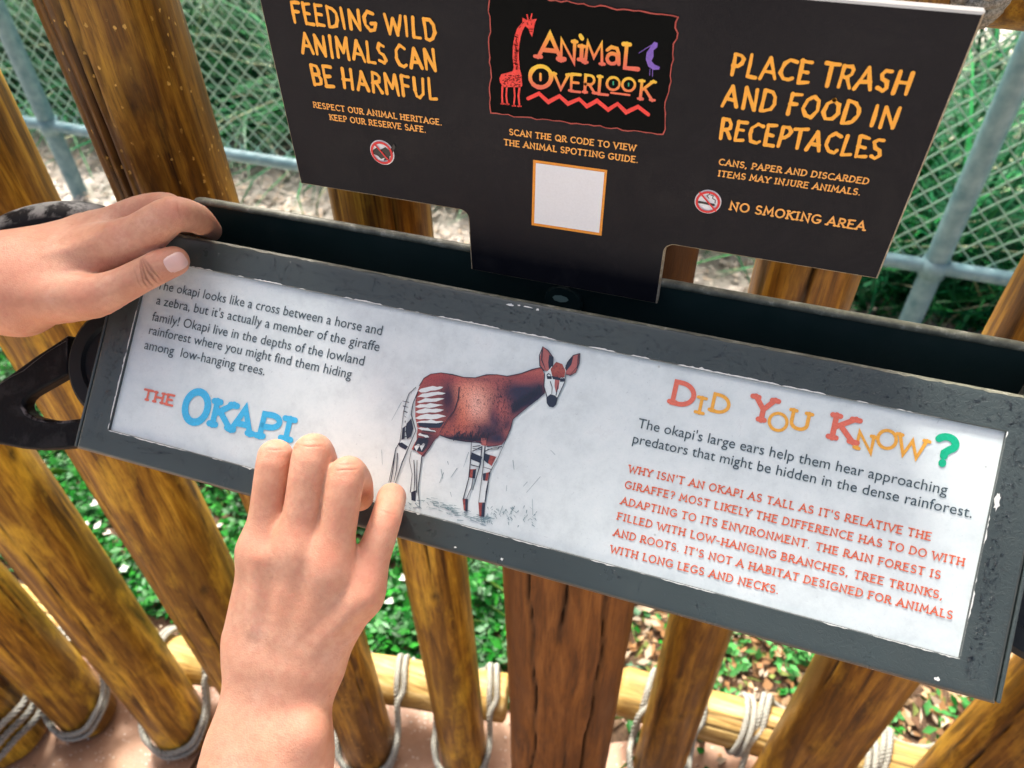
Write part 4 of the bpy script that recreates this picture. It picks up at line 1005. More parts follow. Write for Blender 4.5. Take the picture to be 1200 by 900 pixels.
def inside(x, y, poly):
    c_ = False; j = len(poly) - 1
    for i in range(len(poly)):
        (xi, yi), (xj, yj) = poly[i], poly[j]
        if (yi > y) != (yj > y) and x < (xj - xi) * (y - yi) / (yj - yi) + xi: c_ = not c_
        j = i
    return c_
I_BODY = mat('ink_graded_body', (.4, .1, .07), .4); g = NG(I_BODY); a_ = g.attr('tint'); n2 = g.noise(g.mapping((1, 1, 1)), 1500, 3, .8)
g.base(g.mix(g.ramp(n2, [(.36, (.55,) * 3), (.5, (0,) * 3)]), a_.outputs['Color'], (.06, .02, .03)))
BL_ = [((430, 285), (75, 50), (.86, .34, .22), 1.), ((460, 340), (60, 55), (.86, .40, .30), .9), ((385, 350), (60, 50), (.72, .21, .12), .9), ((400, 405), (75, 30), (.60, .15, .09), .8), ((445, 320), (30, 50), (.90, .52, .42), .7), ((280, 200), (70, 18), (.46, .075, .075), .8), ((560, 225), (60, 25), (.42, .11, .10), .8),
       ((318, 290), (26, 60), (.028, .022, .05), 1.1), ((250, 320), (50, 90), (.10, .025, .04), .75), ((335, 355), (22, 45), (.10, .03, .05), .7), ((655, 280), (85, 42), (.018, .026, .06), 1.5), ((610, 300), (20, 50), (.018, .026, .06), 1.2), ((620, 315), (30, 30), (.018, .026, .06), 1.), ((715, 250), (30, 30), (.03, .03, .06), .9), ((665, 200), (45, 12), (.26, .06, .07), .7),
       ((530, 370), (24, 44), (.018, .026, .06), 1.2), ((490, 430), (60, 34), (.018, .026, .06), .9), ((540, 465), (45, 24), (.018, .026, .06), 1.), ((350, 462), (60, 9), (.02, .025, .05), 1.), ((430, 470), (50, 10), (.02, .025, .05), 1.), ((580, 405), (16, 30), (.02, .026, .06), .9), ((555, 330), (28, 40), (.44, .12, .11), .9), ((580, 440), (14, 18), (.42, .13, .11), .6), ((230, 480), (40, 45), (.03, .025, .05), .9), ((480, 205), (50, 10), (.13, .04, .06), .5)]
cs_ = 3.0; nx_, ny_ = int(600 / cs_), int(410 / cs_); ids = {}; V = []; Fc = []; colr = []; rc = np.random.RandomState(5)
def vid(i, j):
    if (i, j) not in ids:
        x, y = 150 + i * cs_, 145 + j * cs_; ids[(i, j)] = len(V); V.append(PAN.P(*PAN.px(440 + x / 3.75, 390 + y / 3.75), .00055))
        c_ = np.array([.50, .125, .105]) * rc.uniform(.85, 1.15)
        for (cx, cy), (sx, sy), cc, am in BL_:
            k_ = min(1, am * math.exp(-.5 * (((x - cx) / sx) ** 2 + ((y - cy) / sy) ** 2) * 1.05)); c_ = c_ * (1 - k_) + np.array(cc) * k_ * rc.uniform(.8, 1.2)
        colr.append((*c_, 1))
    return ids[(i, j)]
for i in range(nx_):
    for j in range(ny_):
        if inside(150 + (i + .5) * cs_, 145 + (j + .5) * cs_, BODY): Fc.append((vid(i, j + 1), vid(i + 1, j + 1), vid(i + 1, j), vid(i, j)))
o = mesh_from('animal_body_print', V, Fc, I_BODY, pan); a_ = o.data.attributes.new('tint', 'FLOAT_COLOR', 'POINT'); a_.data.foreach_set('color', np.array(colr, 'f').ravel())
kind(multi_poly(PAN, [(z7(p), m_) for p, m_ in polys[NB:]], MT, 'animal_markings', pan, .00060, .000006), 'stuff')
ol = [[(196, 232), (215, 200), (245, 182), (290, 176), (340, 184), (390, 196), (440, 198), (490, 185), (535, 184), (580, 192), (640, 180), (690, 162), (732, 152)],
      [(745, 265), (715, 292), (670, 326), (635, 355), (606, 380), (596, 420), (575, 470), (545, 540), (512, 600), (500, 620)], [(262, 470), (240, 505), (206, 545), (200, 600), (190, 680), (196, 765)],
      [(180, 240), (150, 268), (138, 300), (126, 350), (118, 420), (110, 480), (92, 510), (78, 580), (62, 655)], [(188, 262), (168, 310), (160, 360), (180, 430), (150, 500), (120, 570), (90, 660)], [(160, 520), (152, 560), (164, 620), (156, 700)],
      [(424, 480), (420, 560), (412, 640), (388, 730)], [(470, 500), (462, 580), (430, 690)], [(484, 500), (474, 600), (456, 745)], [(506, 610), (488, 700), (484, 745)], [(737, 62), (722, 100), (724, 145), (742, 168)], [(737, 62), (760, 78), (782, 110), (780, 150)],
      [(900, 92), (896, 135), (882, 175), (858, 188), (838, 184)], [(900, 92), (870, 100), (845, 130), (834, 160)], [(745, 180), (742, 235), (756, 285)], [(838, 175), (834, 215), (800, 290)], [(285, 450), (330, 466), (400, 478), (470, 484)],
      [(370, 240), (366, 290), (350, 340), (315, 385), (285, 440)], [(430, 520), (470, 500)], [(424, 580), (460, 590)], [(484, 520), (520, 505), (556, 500)], [(478, 590), (510, 600)]]
ol += [[(755, 186), (762, 180), (772, 186), (770, 196), (758, 198), (755, 186)], [(815, 204), (824, 198), (834, 204), (830, 214), (818, 214), (815, 204)], [(770, 215), (778, 240), (776, 270)], [(805, 222), (800, 250), (795, 275)], [(735, 72), (732, 120), (748, 160)], [(893, 100), (888, 150), (860, 182)],
       [(90, 520), (80, 600), (70, 655)], [(100, 530), (96, 600), (84, 655)], [(172, 560), (176, 640), (172, 700)], [(186, 560), (184, 640), (184, 700)], [(430, 500), (462, 496)], [(430, 508), (466, 512)], [(492, 500), (540, 496)], [(495, 512), (540, 510), (548, 500)], [(436, 606), (424, 680), (402, 728)], [(498, 655), (484, 740)],
       [(196, 470), (232, 462)], [(190, 482), (228, 478)], [(184, 494), (222, 492)], [(210, 430), (262, 436)], [(205, 440), (252, 452)]]
for q in range(26): ol.append([(606 + q * 5 + (q % 3), 352 - q * 3.6), (600 + q * 5.2, 318 - q * 3.2 - (q % 4) * 5)])
for q in range(22): ol.append([(345 + q * 7, 474 - (q % 3) * 2), (352 + q * 7, 448 - (q % 4) * 5)])
ol += [[(128 + i * 3 - 6, 300 + i * 0 + k * 22), (150 - k * 4, 306 + k * 22)] for i, k in enumerate(range(8))]
strokes_px(PAN, [z7(l) for l in ol], .85, I_NAVY, 'ink_outline', pan, .00100, .5)
gl = [[(115, 305), (72, 385)], [(28, 515), (32, 580)], [(410, 525), (388, 590)], [(360, 595), (332, 635)], [(725, 632), (664, 702)], [(668, 655), (650, 675)], [(690, 730), (692, 800)], [(578, 670), (576, 695)], [(605, 560), (610, 600)], [(318, 565), (322, 580)],
      [(290, 600), (296, 640)], [(560, 760), (545, 800)], [(612, 762), (590, 800)], [(575, 775), (560, 800)], [(440, 635), (425, 690)], [(770, 515), (790, 535)], [(330, 700), (335, 720)], [(300, 615), (282, 660)]]
gr = random.Random(3)
for i in range(75):
    a = gr.uniform(235, 500); b = 745 + (a - 235) * .30 + gr.gauss(0, 12); gl.append([(a, b), (a + gr.uniform(10, 34), b + gr.uniform(0, 12))])
for i in range(60):
    a = gr.uniform(440, 720); b = 800 + gr.gauss(0, 25); gl.append([(a, b), (a + gr.uniform(-8, 12), b + gr.uniform(4, 14))])
for i in range(14): a = gr.uniform(130, 235); b = 750 + gr.gauss(0, 14); gl.append([(a, b), (a + gr.uniform(4, 20), b + gr.uniform(-4, 16))])
kind(strokes_px(PAN, [z7(l) for l in gl], [gr.uniform(.5, 1.0) for _ in gl], I_GREY, 'ink_grass', pan, .0004, .5, .4), 'stuff')
ht = []
for i in range(1100):                                                # pen hatching over the body
    a = gr.uniform(290, 600); b = gr.uniform(200, 470)
    if b > 200 + (a - 290) * .0 and b < 455 - max(0, (a - 560)) * 2 and (gr.random() < .25 or b > 405 or a > 530): ht.append([(a, b), (a + gr.uniform(-3, 5), b + gr.uniform(4, 9))])
kind(strokes_px(PAN, [z7(l) for l in ht], .45, I_NAVY, 'ink_hatching', pan, .00095, .4, .5), 'stuff')

# ================================================================== BLACK RULES SIGN
rs_ = thing('rules_sign', 'black sign board with yellow lettering standing in the slot behind the okapi panel', 'sign')
P = lambda a, b: np.array(PLT.px(a, b))
zt_ = P(1155, 15)[1]; zb = P(352, 215)[1]; zb2 = P(1028, 328)[1]; xl_ = P(352, 215)[0]; xr_ = P(1155, 15)[0]; xrb = P(1028, 328)[0]
ta, tb = P(552, 317), P(770, 356); tz = (ta[1] + tb[1]) / 2; rad_ = .0048
def fil(cx, cy, a0, a1): return [np.array([cx + rad_ * math.cos(math.radians(a0 + (a1 - a0) * i / 6)), cy + rad_ * math.sin(math.radians(a0 + (a1 - a0) * i / 6))]) for i in range(7)]
zz_ = (zb + zb2) / 2
out_ = [np.array([xl_, zz_])] + fil(ta[0] - rad_, zz_ - rad_, 90, 0) + [np.array([ta[0], tz]), np.array([tb[0], tz])] + fil(tb[0] + rad_, zz_ - rad_, 180, 90) + [np.array([xrb, zz_]), np.array([xr_, zt_]), np.array([xl_, zt_])]
def inset(poly, d):
    n = len(poly); r = []
    for i in range(n):
        a = poly[i] - poly[i - 1]; b = poly[(i + 1) % n] - poly[i]; a = a / np.linalg.norm(a); b = b / np.linalg.norm(b)
        na = np.array([-a[1], a[0]]); nb = np.array([-b[1], b[0]]); m = na + nb; m = m / np.linalg.norm(m); r.append(poly[i] + m * d / max(.4, m @ na))
    return r
ins = inset(out_, .0009); n = len(out_)
bm = bmesh.new()
L0 = [bm.verts.new(PLT.P(*p, 0)) for p in ins]; L1 = [bm.verts.new(PLT.P(*p, -.0009)) for p in out_]; L2 = [bm.verts.new(PLT.P(*p, -.0062)) for p in out_]
f0 = bm.faces.new(L0); f0.material_index = 0; f2 = bm.faces.new(L2[::-1]); f2.material_index = 0
for i in range(n):
    j = (i + 1) % n
    for a, b in ((L0, L1), (L1, L2)):
        f = bm.faces.new((a[i], b[i], b[j], a[j])); f.material_index = 2 if i == n - 2 else 1
bmesh.ops.recalc_face_normals(bm, faces=bm.faces); bmesh.ops.triangulate(bm, faces=[f0, f2])
me = bpy.data.meshes.new('board'); bm.to_mesh(me); bm.free(); board = link_mesh('board', me, [M_BLACK, M_PEDGE, M_PTOP], rs_)
def heading(t_, a, b, cap, wt=.15): line_text(PLT, t_, a, b, cap, I_GOLD, board, 'jag', wt, .16, .0003, .22)
heading('FEEDING WILD', (345, 27), (512, 49), 27); heading('ANIMALS CAN', (355, 63), (513, 85), 27); heading('BE HARMFUL', (368, 100), (513, 118), 26)
heading('PLACE TRASH', (855, 89), (1063, 112), 30); heading('AND FOOD IN', (846, 125), (1048, 153), 29); heading('RECEPTACLES', (842, 163), (1030, 188), 27)
for t_, a, b, c in (('RESPECT OUR ANIMAL HERITAGE.', (368, 126), (518.5, 147), 7.5), ('KEEP OUR RESERVE SAFE.', (387, 140.5), (500, 155.5), 7.5),
                    ('SCAN THE QR CODE TO VIEW', (597, 158), (745, 177), 8), ('THE ANIMAL SPOTTING GUIDE.', (591, 170), (748, 191), 8),
                    ('CANS, PAPER AND DISCARDED', (842, 193), (1017, 216), 8.2), ('ITEMS MAY INJURE ANIMALS.', (841, 206.5), (1008, 229), 8.2), ('NO SMOKING AREA', (854, 246), (1012.5, 270.5), 11.5)):
    line_text(PLT, t_, a, b, c, I_GOLD2, board, weight=.17, track=.14, h0=.0003)
# logo
z5 = lambda L_: [(560 + x / 5, y / 5) for x, y in L_]
TL, TRc, BR_, BL = (66, -52), (1175, 98), (1085, 785), (78, 660)
def wavy(c0, c1, n, amp, seed):
    r = random.Random(seed); d = np.array(c1, float) - c0; nn_ = np.array([-d[1], d[0]]) / np.linalg.norm(d)
    return [tuple(np.array(c0) + d * i / n + nn_ * (r.uniform(-amp, amp) if 0 < i < n else 0)) for i in range(n)]
bord = wavy(TL, TRc, 34, 7, 1) + wavy(TRc, BR_, 22, 11, 2) + wavy(BR_, BL, 30, 6, 3) + wavy(BL, TL, 24, 8, 4)
logo = poly_px(PLT, z5(bord), I_LOGO, 'logo_panel', rs_, .00025); logo['label'] = 'black logo field with a wavy red border'
strokes_px(PLT, [z5(bord + [bord[0]])], 1.2, I_BORDER, 'border', logo, .0005, .3)
gir = [(128, 455), (140, 432), (170, 425), (205, 415), (212, 395), (205, 330), (207, 270), (217, 210), (232, 165), (262, 130), (264, 100), (285, 114), (320, 112), (347, 108), (335, 135), (330, 165), (320, 215), (308, 195), (298, 165), (280, 150), (264, 178), (252, 215), (243, 270), (242, 330), (247, 400), (258, 440), (262, 500), (255, 508), (150, 508), (132, 480)]
poly_px(PLT, z5(gir), I_GRED, 'giraffe', logo, .0005)
for l in ([(146, 505), (144, 560), (146, 606)], [(172, 505), (168, 560), (174, 608)], [(214, 505), (218, 560), (212, 618)], [(246, 505), (240, 560), (246, 620)], [(290, 84), (297, 118)], [(318, 80), (310, 116)], [(138, 606), (156, 606)], [(165, 608), (183, 608)], [(204, 618), (222, 618)], [(236, 620), (256, 620)]): strokes_px(PLT, [z5(l)], 2.1 if len(l) == 3 else 1.5, I_GRED, 'giraffe_leg' if len(l) == 3 else ('giraffe_foot' if l[0][1] > 300 else 'giraffe_horn'), logo, .0005, .2)
r6 = random.Random(6); sp_ = []
for i in range(30): sp_.append([(218 + r6.uniform(-6, 12), 200 + i * 7), (228 + r6.uniform(0, 12), 203 + i * 7 + r6.uniform(-4, 6))])
for i in range(40): a, b = r6.uniform(145, 250), r6.uniform(435, 500); sp_.append([(a, b), (a + r6.uniform(4, 10), b + r6.uniform(-6, 6))])
sp_ += [[(292, 130), (296, 142)], [(316, 130), (318, 142)], [(300, 168), (326, 168)], [(305, 182), (322, 182)], [(245, 160), (256, 150)], [(262, 138), (270, 128)]]
kind(strokes_px(PLT, [z5(l) for l in sp_], .65, I_LOGO, 'giraffe_spots', logo, .0007, .4), 'stuff')
L1_ = lambda x: 335 + (x - 345) * .105; L2_ = lambda x: 508 + (x - 300) * .10
def logo_letters(items, ybase, cap_ref):
    st = []; wd = []
    for kind_, bx, wv in items:
        if kind_ == 'o':
            cx_, cy_, r_ = bx; st.append([PLT.px(*q) for q in z5([(cx_ + r_ * math.cos(a), cy_ + r_ * math.sin(a)) for a in np.linspace(0, 2 * math.pi, 25)])]); wd.append(wv / 5)
        elif kind_ == 'l':
            st.append([PLT.px(*q) for q in z5(bx)]); wd.append(wv / 5)
        else:
            x0_, x1_, h_, dy_ = bx; st_, _ = letter(PLT, kind_, (560 + x0_ / 5, (ybase(x0_) + dy_) / 5, 560 + x1_ / 5, (ybase(x1_) + dy_) / 5, h_ / 5), 'slab', .1)
            st += st_; wd += [wv / 5] * len(st_)
    s = abs(PLT.px(700, 80)[0] - PLT.px(701, 80)[0])
    def grad(v):
        # back to photograph rows to set the printed gradient along each letter's height
        q = R.T @ (PLT.P(v[0], v[1]) - CAM); X_, Y_ = 600 + F * q[0] / q[2], 450 + F * q[1] / q[2]
        return max(0, min(1, (ybase((X_ - 560) * 5) - Y_ * 5) / cap_ref))
    put_strokes(PLT, st, I_GRAD, 'lettering', logo, .0006, [x * s for x in wd], .14, grad=grad)
logo_letters([('A', (345, 500, 148, 0), 24), ('N', (472, 582, 132, 8), 19), ('I', (580, 636, 88, -12), 21), ('l', [(603, 205), (613, 222)], 22), ('M', (618, 742, 128, 2), 18), ('o', (790, 340, 30), 20), ('l', [(760, 290), (785, 272), (818, 280), (826, 310), (828, 372)], 20), ('L', (838, 945, 150, 8), 24)], L1_, 150)
logo_letters([('o', (370, 447, 62), 25), ('l', [(369, 430), (369, 466)], 16), ('V', (440, 536, 95, -5), 17), ('E', (535, 608, 105, 0), 16), ('R', (616, 694, 108, 0), 16), ('L', (695, 768, 110, 0), 17), ('o', (795, 487, 37), 15), ('o', (885, 493, 37), 15), ('K', (935, 1030, 118, 8), 17), ('l', [(783, 540), (890, 553)], 13)], L2_, 110)
strokes_px(PLT, [z5([(795, 476), (795, 492)]), z5([(885, 484), (885, 500)])], 1.6, I_GREEN, 'eye_dots', logo, .0007, .1)
strokes_px(PLT, [z5([(296, 575), (360, 545), (415, 595), (480, 560), (530, 605), (595, 577), (640, 620), (700, 587), (765, 640), (820, 605), (870, 655), (940, 622), (1000, 668)])], 4.4, I_GRED, 'zigzag', logo, .0006, .16)
poly_px(PLT, z5([(1015, 265), (1035, 242), (1055, 250), (1052, 275), (1030, 292), (1030, 330), (1018, 355), (1035, 375), (1068, 390), (1062, 405), (1030, 407), (1000, 388), (985, 345), (990, 305), (1005, 285)]), I_PURPLE, 'bird', logo, .0005)
strokes_px(PLT, [z5(l) for l in ([(1018, 262), (985, 282), (945, 308)], [(1010, 400), (1008, 440)], [(1025, 405), (1025, 446)], [(1000, 300), (1020, 340)], [(1018, 310), (990, 345)])], [.9, .8, .8, .5, .5], I_PURPLE, 'bird_legs', logo, .0006, .2)
# blank card with orange border
card = poly_px(PLT, [(625, 187), (711.7, 199), (705, 276), (623, 263.5)], I_QORANGE, 'white_card', rs_, .00025); card['label'] = 'blank white square with a thin orange border'
poly_px(PLT, [(628.3, 190.5), (708.6, 201.4), (702.4, 272.3), (626.3, 260.8)], I_WHITE, 'card_face', card, .0005)
# prohibition symbols
def symbol(c, r, lab):
    s = disc_px(PLT, c, r, I_WHITE, 'prohibition_symbol', rs_, .0003); s['label'] = lab
    disc_px(PLT, c, r * .92, I_SRED, 'red_ring', s, .0009, .80)
    strokes_px(PLT, [[(c[0] - r * .58, c[1] - r * .70), (c[0] + r * .58, c[1] + r * .66)]], r * .13, I_SRED, 'red_bar', s, .0008, 0)
    return s
s1 = symbol((448.2, 178.4), 13.8, 'white round symbol with a crossed-out bird being fed')
multi_poly(PLT, [([(437, 176), (442, 172), (446, 175), (452, 172), (457, 176), (462, 168), (464, 172), (459, 182), (452, 184), (447, 186), (443, 182), (438, 180)], 0), ([(452, 182), (458, 180), (456, 187), (450, 188)], 0)], [I_BLK], 'bird_mark', s1, .0005)
s2 = symbol((829.7, 236), 16, 'white round symbol with a crossed-out cigarette')
strokes_px(PLT, [[(819.5, 236.2), (836.5, 239.6)]], 3.0, I_BLK, 'cigarette', s2, .0005, 0)
strokes_px(PLT, [[(831, 232), (828.5, 229), (832, 227), (830.5, 225)], [(838, 237.5), (838.5, 234), (835, 232), (836, 229), (833, 228)]], .9, I_BLK, 'smoke', s2, .0005, .1)

# ================================================================== IRON BRACKET
br = thing('iron_bracket', 'black cast iron bracket with worn grey patches at the left end of the okapi sign', 'bracket')
def px_h(a, b, h): x, y = PAN.px(a, b); return None
BP = Plane(CAM + PN * (PD - .022), PX, PU, PN)
def extr(pl, pts, h0, h1, name, material, parent, bw=.003):
    bm = bmesh.new(); q = [pl.px(*p) for p in pts]
    a = [bm.verts.new(pl.P(*p, h1)) for p in q]; b = [bm.verts.new(pl.P(*p, h0)) for p in q]; n = len(q)
    bm.faces.new(a); bm.faces.new(b[::-1])
    for i in range(n): bm.faces.new((a[i], b[i], b[(i + 1) % n], a[(i + 1) % n]))
    bmesh.ops.recalc_face_normals(bm, faces=bm.faces)
    me = bpy.data.meshes.new(name); bm.to_mesh(me); bm.free(); o = link_mesh(name, me, material, parent, True); me.set_sharp_from_angle(angle=math.radians(50)); bevel(o, bw, 3, 30); return o
def smooth_pts(pts, n=6, closed=True):
    P_ = np.array(pts, float); m = len(P_); out = []
    for i in range(m):
        p0, p1, p2, p3 = P_[(i - 1) % m], P_[i], P_[(i + 1) % m], P_[(i + 2) % m]
        for k in range(n):
            f = k / n; out.append(tuple(.5 * ((2 * p1) + (-p0 + p2) * f + (2 * p0 - 5 * p1 + 4 * p2 - p3) * f * f + (-p0 + 3 * p1 - 3 * p2 + p3) * f ** 3)))
    return out
arm = [(80, 392), (40, 418), (0, 447), (-60, 480), (-120, 500), (-120, 540), (-60, 530), (-20, 519), (0, 521), (25, 526), (50, 528), (78, 526), (105, 520), (108, 487), (90, 491), (72, 493), (55, 492), (40, 489), (31, 484), (27, 477), (28, 470), (34, 464), (46, 457), (60, 449), (80, 438)]
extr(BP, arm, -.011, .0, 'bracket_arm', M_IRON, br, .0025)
V = []
for i, (a, b) in enumerate([(-40, 471), (-15, 455), (0, 446.5), (14, 437), (28, 427.5), (42, 418), (56, 408.5), (68, 400), (77, 393)]):
    for q, h_ in ((0, -.006), (0.6, -.0012), (3 + 4.5 * rnd.random(), .00025)): c_ = BP.px(a, b + q); V.append(BP.P(c_[0], c_[1], h_))
mesh_from('worn_top', V, [(i * 3 + k, i * 3 + k + 1, i * 3 + k + 4, i * 3 + k + 3) for i in range(8) for k in range(2)], mat('worn_grey_iron', (.17, .175, .17), .5), br, True)
hc = BP.px(142, 425); hr = .0385
V = []; Fc = []; n = 64
for (r_, h_) in ((hr, -.020), (hr, .004), (hr - .003, .0065), (hr - .012, .0065), (hr - .0135, .004), (.0, .004)):
    V += [BP.P(hc[0] + r_ * math.cos(2 * math.pi * i / n), hc[1] + r_ * math.sin(2 * math.pi * i / n), h_) for i in range(n)]
for k in range(5): Fc += [(k * n + i, k * n + (i + 1) % n, (k + 1) * n + (i + 1) % n, (k + 1) * n + i) for i in range(n)]
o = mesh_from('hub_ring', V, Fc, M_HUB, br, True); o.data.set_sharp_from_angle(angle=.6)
o2 = o.copy(); COL.objects.link(o2); o2.parent = br; o2.location = (.567, 0.0, 0)
o2['label'] = 'hub behind the right end of the sign'
hoop = [(-90, 350), (-50, 312), (-5, 287), (40, 268), (82, 262), (120, 268), (150, 290), (165, 330), (160, 380)]
hp = [at_t(a, b, .535) for a, b in hoop]
hp2 = []
for i in range(len(hp) - 1):
    for k in range(6): f = k / 6; p0, p1, p2, p3 = hp[max(i - 1, 0)], hp[i], hp[i + 1], hp[min(i + 2, len(hp) - 1)]; hp2.append(.5 * ((2 * p1) + (-p0 + p2) * f + (2 * p0 - 5 * p1 + 4 * p2 - p3) * f * f + (-p0 + 3 * p1 - 3 * p2 + p3) * f ** 3))
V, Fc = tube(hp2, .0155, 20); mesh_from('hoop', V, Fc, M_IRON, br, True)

# ================================================================== PERSON (two hands)
def sd_cone(P_, a, b, ra, rb_):
    ba = b - a; L2 = ba @ ba; t_ = np.clip(((P_ - a) @ ba) / L2, 0, 1)
    return np.linalg.norm(P_ - a - t_[..., None] * ba, axis=-1) - (ra + (rb_ - ra) * t_)
def sd_ell(P_, c, ax, rad3):
    q = (P_ - c) @ np.array(ax).T / np.array(rad3); k = np.linalg.norm(q, axis=-1)
    return (k - 1) * min(rad3)
def smin(a, b, k):
    h = np.clip(k - np.abs(a - b), 0, None) / k; return np.minimum(a, b) - h * h * k * .25
def smax(a, b, k): return -smin(-a, -b, k)
def surface_nets(fn, lo, hi, st):
    n = np.ceil((hi - lo) / st).astype(int) + 1
    xs = [lo[i] + st * np.arange(n[i]) for i in range(3)]
    Vf = np.empty(n, 'f'); B = 12
    for i in range(0, n[0], B):
        for j in range(0, n[1], B):
            for k in range(0, n[2], B):
                x_, y_, z_ = xs[0][i:i + B], xs[1][j:j + B], xs[2][k:k + B]
                c = np.array([x_.mean(), y_.mean(), z_.mean()]); v_ = float(fn(c[None])[0])
                if abs(v_) > B * st * .88 + .008: Vf[i:i + B, j:j + B, k:k + B] = v_
                else: Vf[i:i + B, j:j + B, k:k + B] = fn(np.stack(np.meshgrid(x_, y_, z_, indexing='ij'), -1))
    S = Vf < 0
    corners = [(i, j, k) for i in (0, 1) for j in (0, 1) for k in (0, 1)]
    cs = [S[i:n[0] - 1 + i, j:n[1] - 1 + j, k:n[2] - 1 + k] for i, j, k in corners]
    cnt = sum(c.astype('i1') for c in cs); act = (cnt > 0) & (cnt < 8)
    idx = -np.ones(act.shape, int); A = np.argwhere(act); idx[act] = np.arange(len(A))
    acc = np.zeros((len(A), 3)); num = np.zeros(len(A))
    for a in range(8):
        for b in range(a + 1, 8):
            ca, cb = np.array(corners[a]), np.array(corners[b])
            if abs(ca - cb).sum() != 1: continue
            va = Vf[tuple((A + ca).T)]; vb = Vf[tuple((A + cb).T)]; m = (va < 0) != (vb < 0)
            t_ = np.where(m, va / np.where(m, va - vb, 1), 0)
            acc += m[:, None] * (ca + t_[:, None] * (cb - ca)); num += m
    pos = lo + (A + acc / num[:, None]) * st
    Fq = []
    for ax in range(3):
        o1, o2 = [(1, 2), (2, 0), (0, 1)][ax]
        sl0 = [slice(None)] * 3; sl1 = [slice(None)] * 3; sl0[ax] = slice(0, -1); sl1[ax] = slice(1, None)
        ch = S[tuple(sl0)] != S[tuple(sl1)]
        E = np.argwhere(ch); E = E[(E[:, o1] > 0) & (E[:, o2] > 0) & (E[:, o1] < n[o1] - 1) & (E[:, o2] < n[o2] - 1)]
        d1 = np.zeros(3, int); d1[o1] = 1; d2 = np.zeros(3, int); d2[o2] = 1
        q = np.stack([idx[tuple((E - d1 - d2).T)], idx[tuple((E - d2).T)], idx[tuple(E.T)], idx[tuple((E - d1).T)]], 1)
        fl = S[tuple(E.T)]; q[~fl] = q[~fl][:, ::-1]; Fq.append(q)
    Fq = np.concatenate(Fq); Fq = Fq[(Fq >= 0).all(1)]
    return pos, Fq
def P3(a, b, t_): return np.array([(a - 600) / F * t_, (b - 450) / F * t_, t_])     # camera space, metres
def build_arm(fn, pts, pad, st, name, material, parent, flush, label):
    Q = np.array(pts); lo = Q.min(0) - pad; hi = Q.max(0) + pad
    pos, Fq = surface_nets(fn, lo, hi, st)
    # pull vertices onto the surface twice
    for _ in range(2):
        d = fn(pos); e_ = 4e-4; gr_ = np.stack([(fn(pos + np.eye(3)[i] * e_) - d) / e_ for i in range(3)], 1); gr_ /= np.maximum(.3, np.linalg.norm(gr_, axis=1))[:, None]; pos = pos - gr_ * d[:, None] * .8
    fl = np.zeros(len(pos))
    for c, r_, a in flush: fl = np.maximum(fl, a * np.exp(-((pos - c) ** 2).sum(1) / (2 * r_ * r_)))
    Wp = pos @ R.T + CAM
    me = bpy.data.meshes.new(name); me.vertices.add(len(Wp)); me.vertices.foreach_set('co', Wp.ravel())
    nf = len(Fq); me.loops.add(nf * 4); me.loops.foreach_set('vertex_index', Fq.ravel().astype('i')); me.polygons.add(nf); me.polygons.foreach_set('loop_start', np.arange(nf, dtype='i') * 4)
    me.update(calc_edges=True); me.validate()
    o = link_mesh(name, me, material, parent, True); a = me.attributes.new('flush', 'FLOAT', 'POINT'); a.data.foreach_set('value', fl)
    bm = bmesh.new(); bm.from_mesh(me); bmesh.ops.recalc_face_normals(bm, faces=bm.faces); bm.to_mesh(me); bm.free()
    sm = o.modifiers.new('smooth', 'SMOOTH'); sm.iterations = 4; sm.factor = .5
    o['label'] = label; return o
person = thing('person', 'person with bare arms resting both hands on the okapi sign', 'person')
rp = lambda px_, t_: px_ * t_ / F

# ---- right hand (from below)
def densify(js, n=4):
    """finger centre line as a smooth curve with smoothly changing thickness"""
    Q = np.array([[*p, r] for p, r in js]); out = []
    for i in range(len(Q) - 1):
        p0, p1, p2, p3 = Q[max(i - 1, 0)], Q[i], Q[i + 1], Q[min(i + 2, len(Q) - 1)]
        for k in range(n):
            f = k / n; m1 = (p2 - p0) * .38; m2 = (p3 - p1) * .38
            out.append((2 * f**3 - 3 * f**2 + 1) * p1 + (f**3 - 2 * f**2 + f) * m1 + (-2 * f**3 + 3 * f**2) * p2 + (f**3 - f**2) * m2)
    out.append(Q[-1]); return [(q[:3], q[3]) for q in out]
_cc = {}
def chain(P_, js, k=.001):
    key = id(js)
    if key not in _cc: _cc[key] = densify(js)
    d = None
    for (a, ra), (b, rb_) in zip(_cc[key], _cc[key][1:]):
        q = sd_cone(P_, a, b, ra, rb_); d = q if d is None else np.minimum(d, q)
    return d
rh = dict(
 index=[(P3(307, 648, .404), rp(23.5, .404)), (P3(314, 595, .4005), rp(20.8, .4005)), (P3(322, 535, .400), rp(20, .400)), (P3(328, 548, .428), rp(19, .428)), (P3(333, 562, .447), rp(16.5, .447))],
 middle=[(P3(347, 645, .398), rp(24.5, .398)), (P3(356, 590, .394), rp(22.3, .394)), (P3(366, 531, .394), rp(22.8, .394)), (P3(375, 543, .423), rp(21, .423)), (P3(381, 560, .443), rp(17.5, .443))],
 ring=[(P3(388, 665, .397), rp(24, .397)), (P3(397, 612, .393), rp(21.8, .393)), (P3(406, 557, .393), rp(22, .393)), (P3(416, 566, .420), rp(20.5, .420)), (P3(421, 582, .438), rp(17, .438))],
 pinky=[(P3(424, 696, .402), rp(22, .402)), (P3(439, 648, .402), rp(20, .402)), (P3(452, 609, .405), rp(18.2, .405)), (P3(459, 583, .424), rp(17.2, .424)), (P3(457, 590, .436), rp(15.5, .436))])
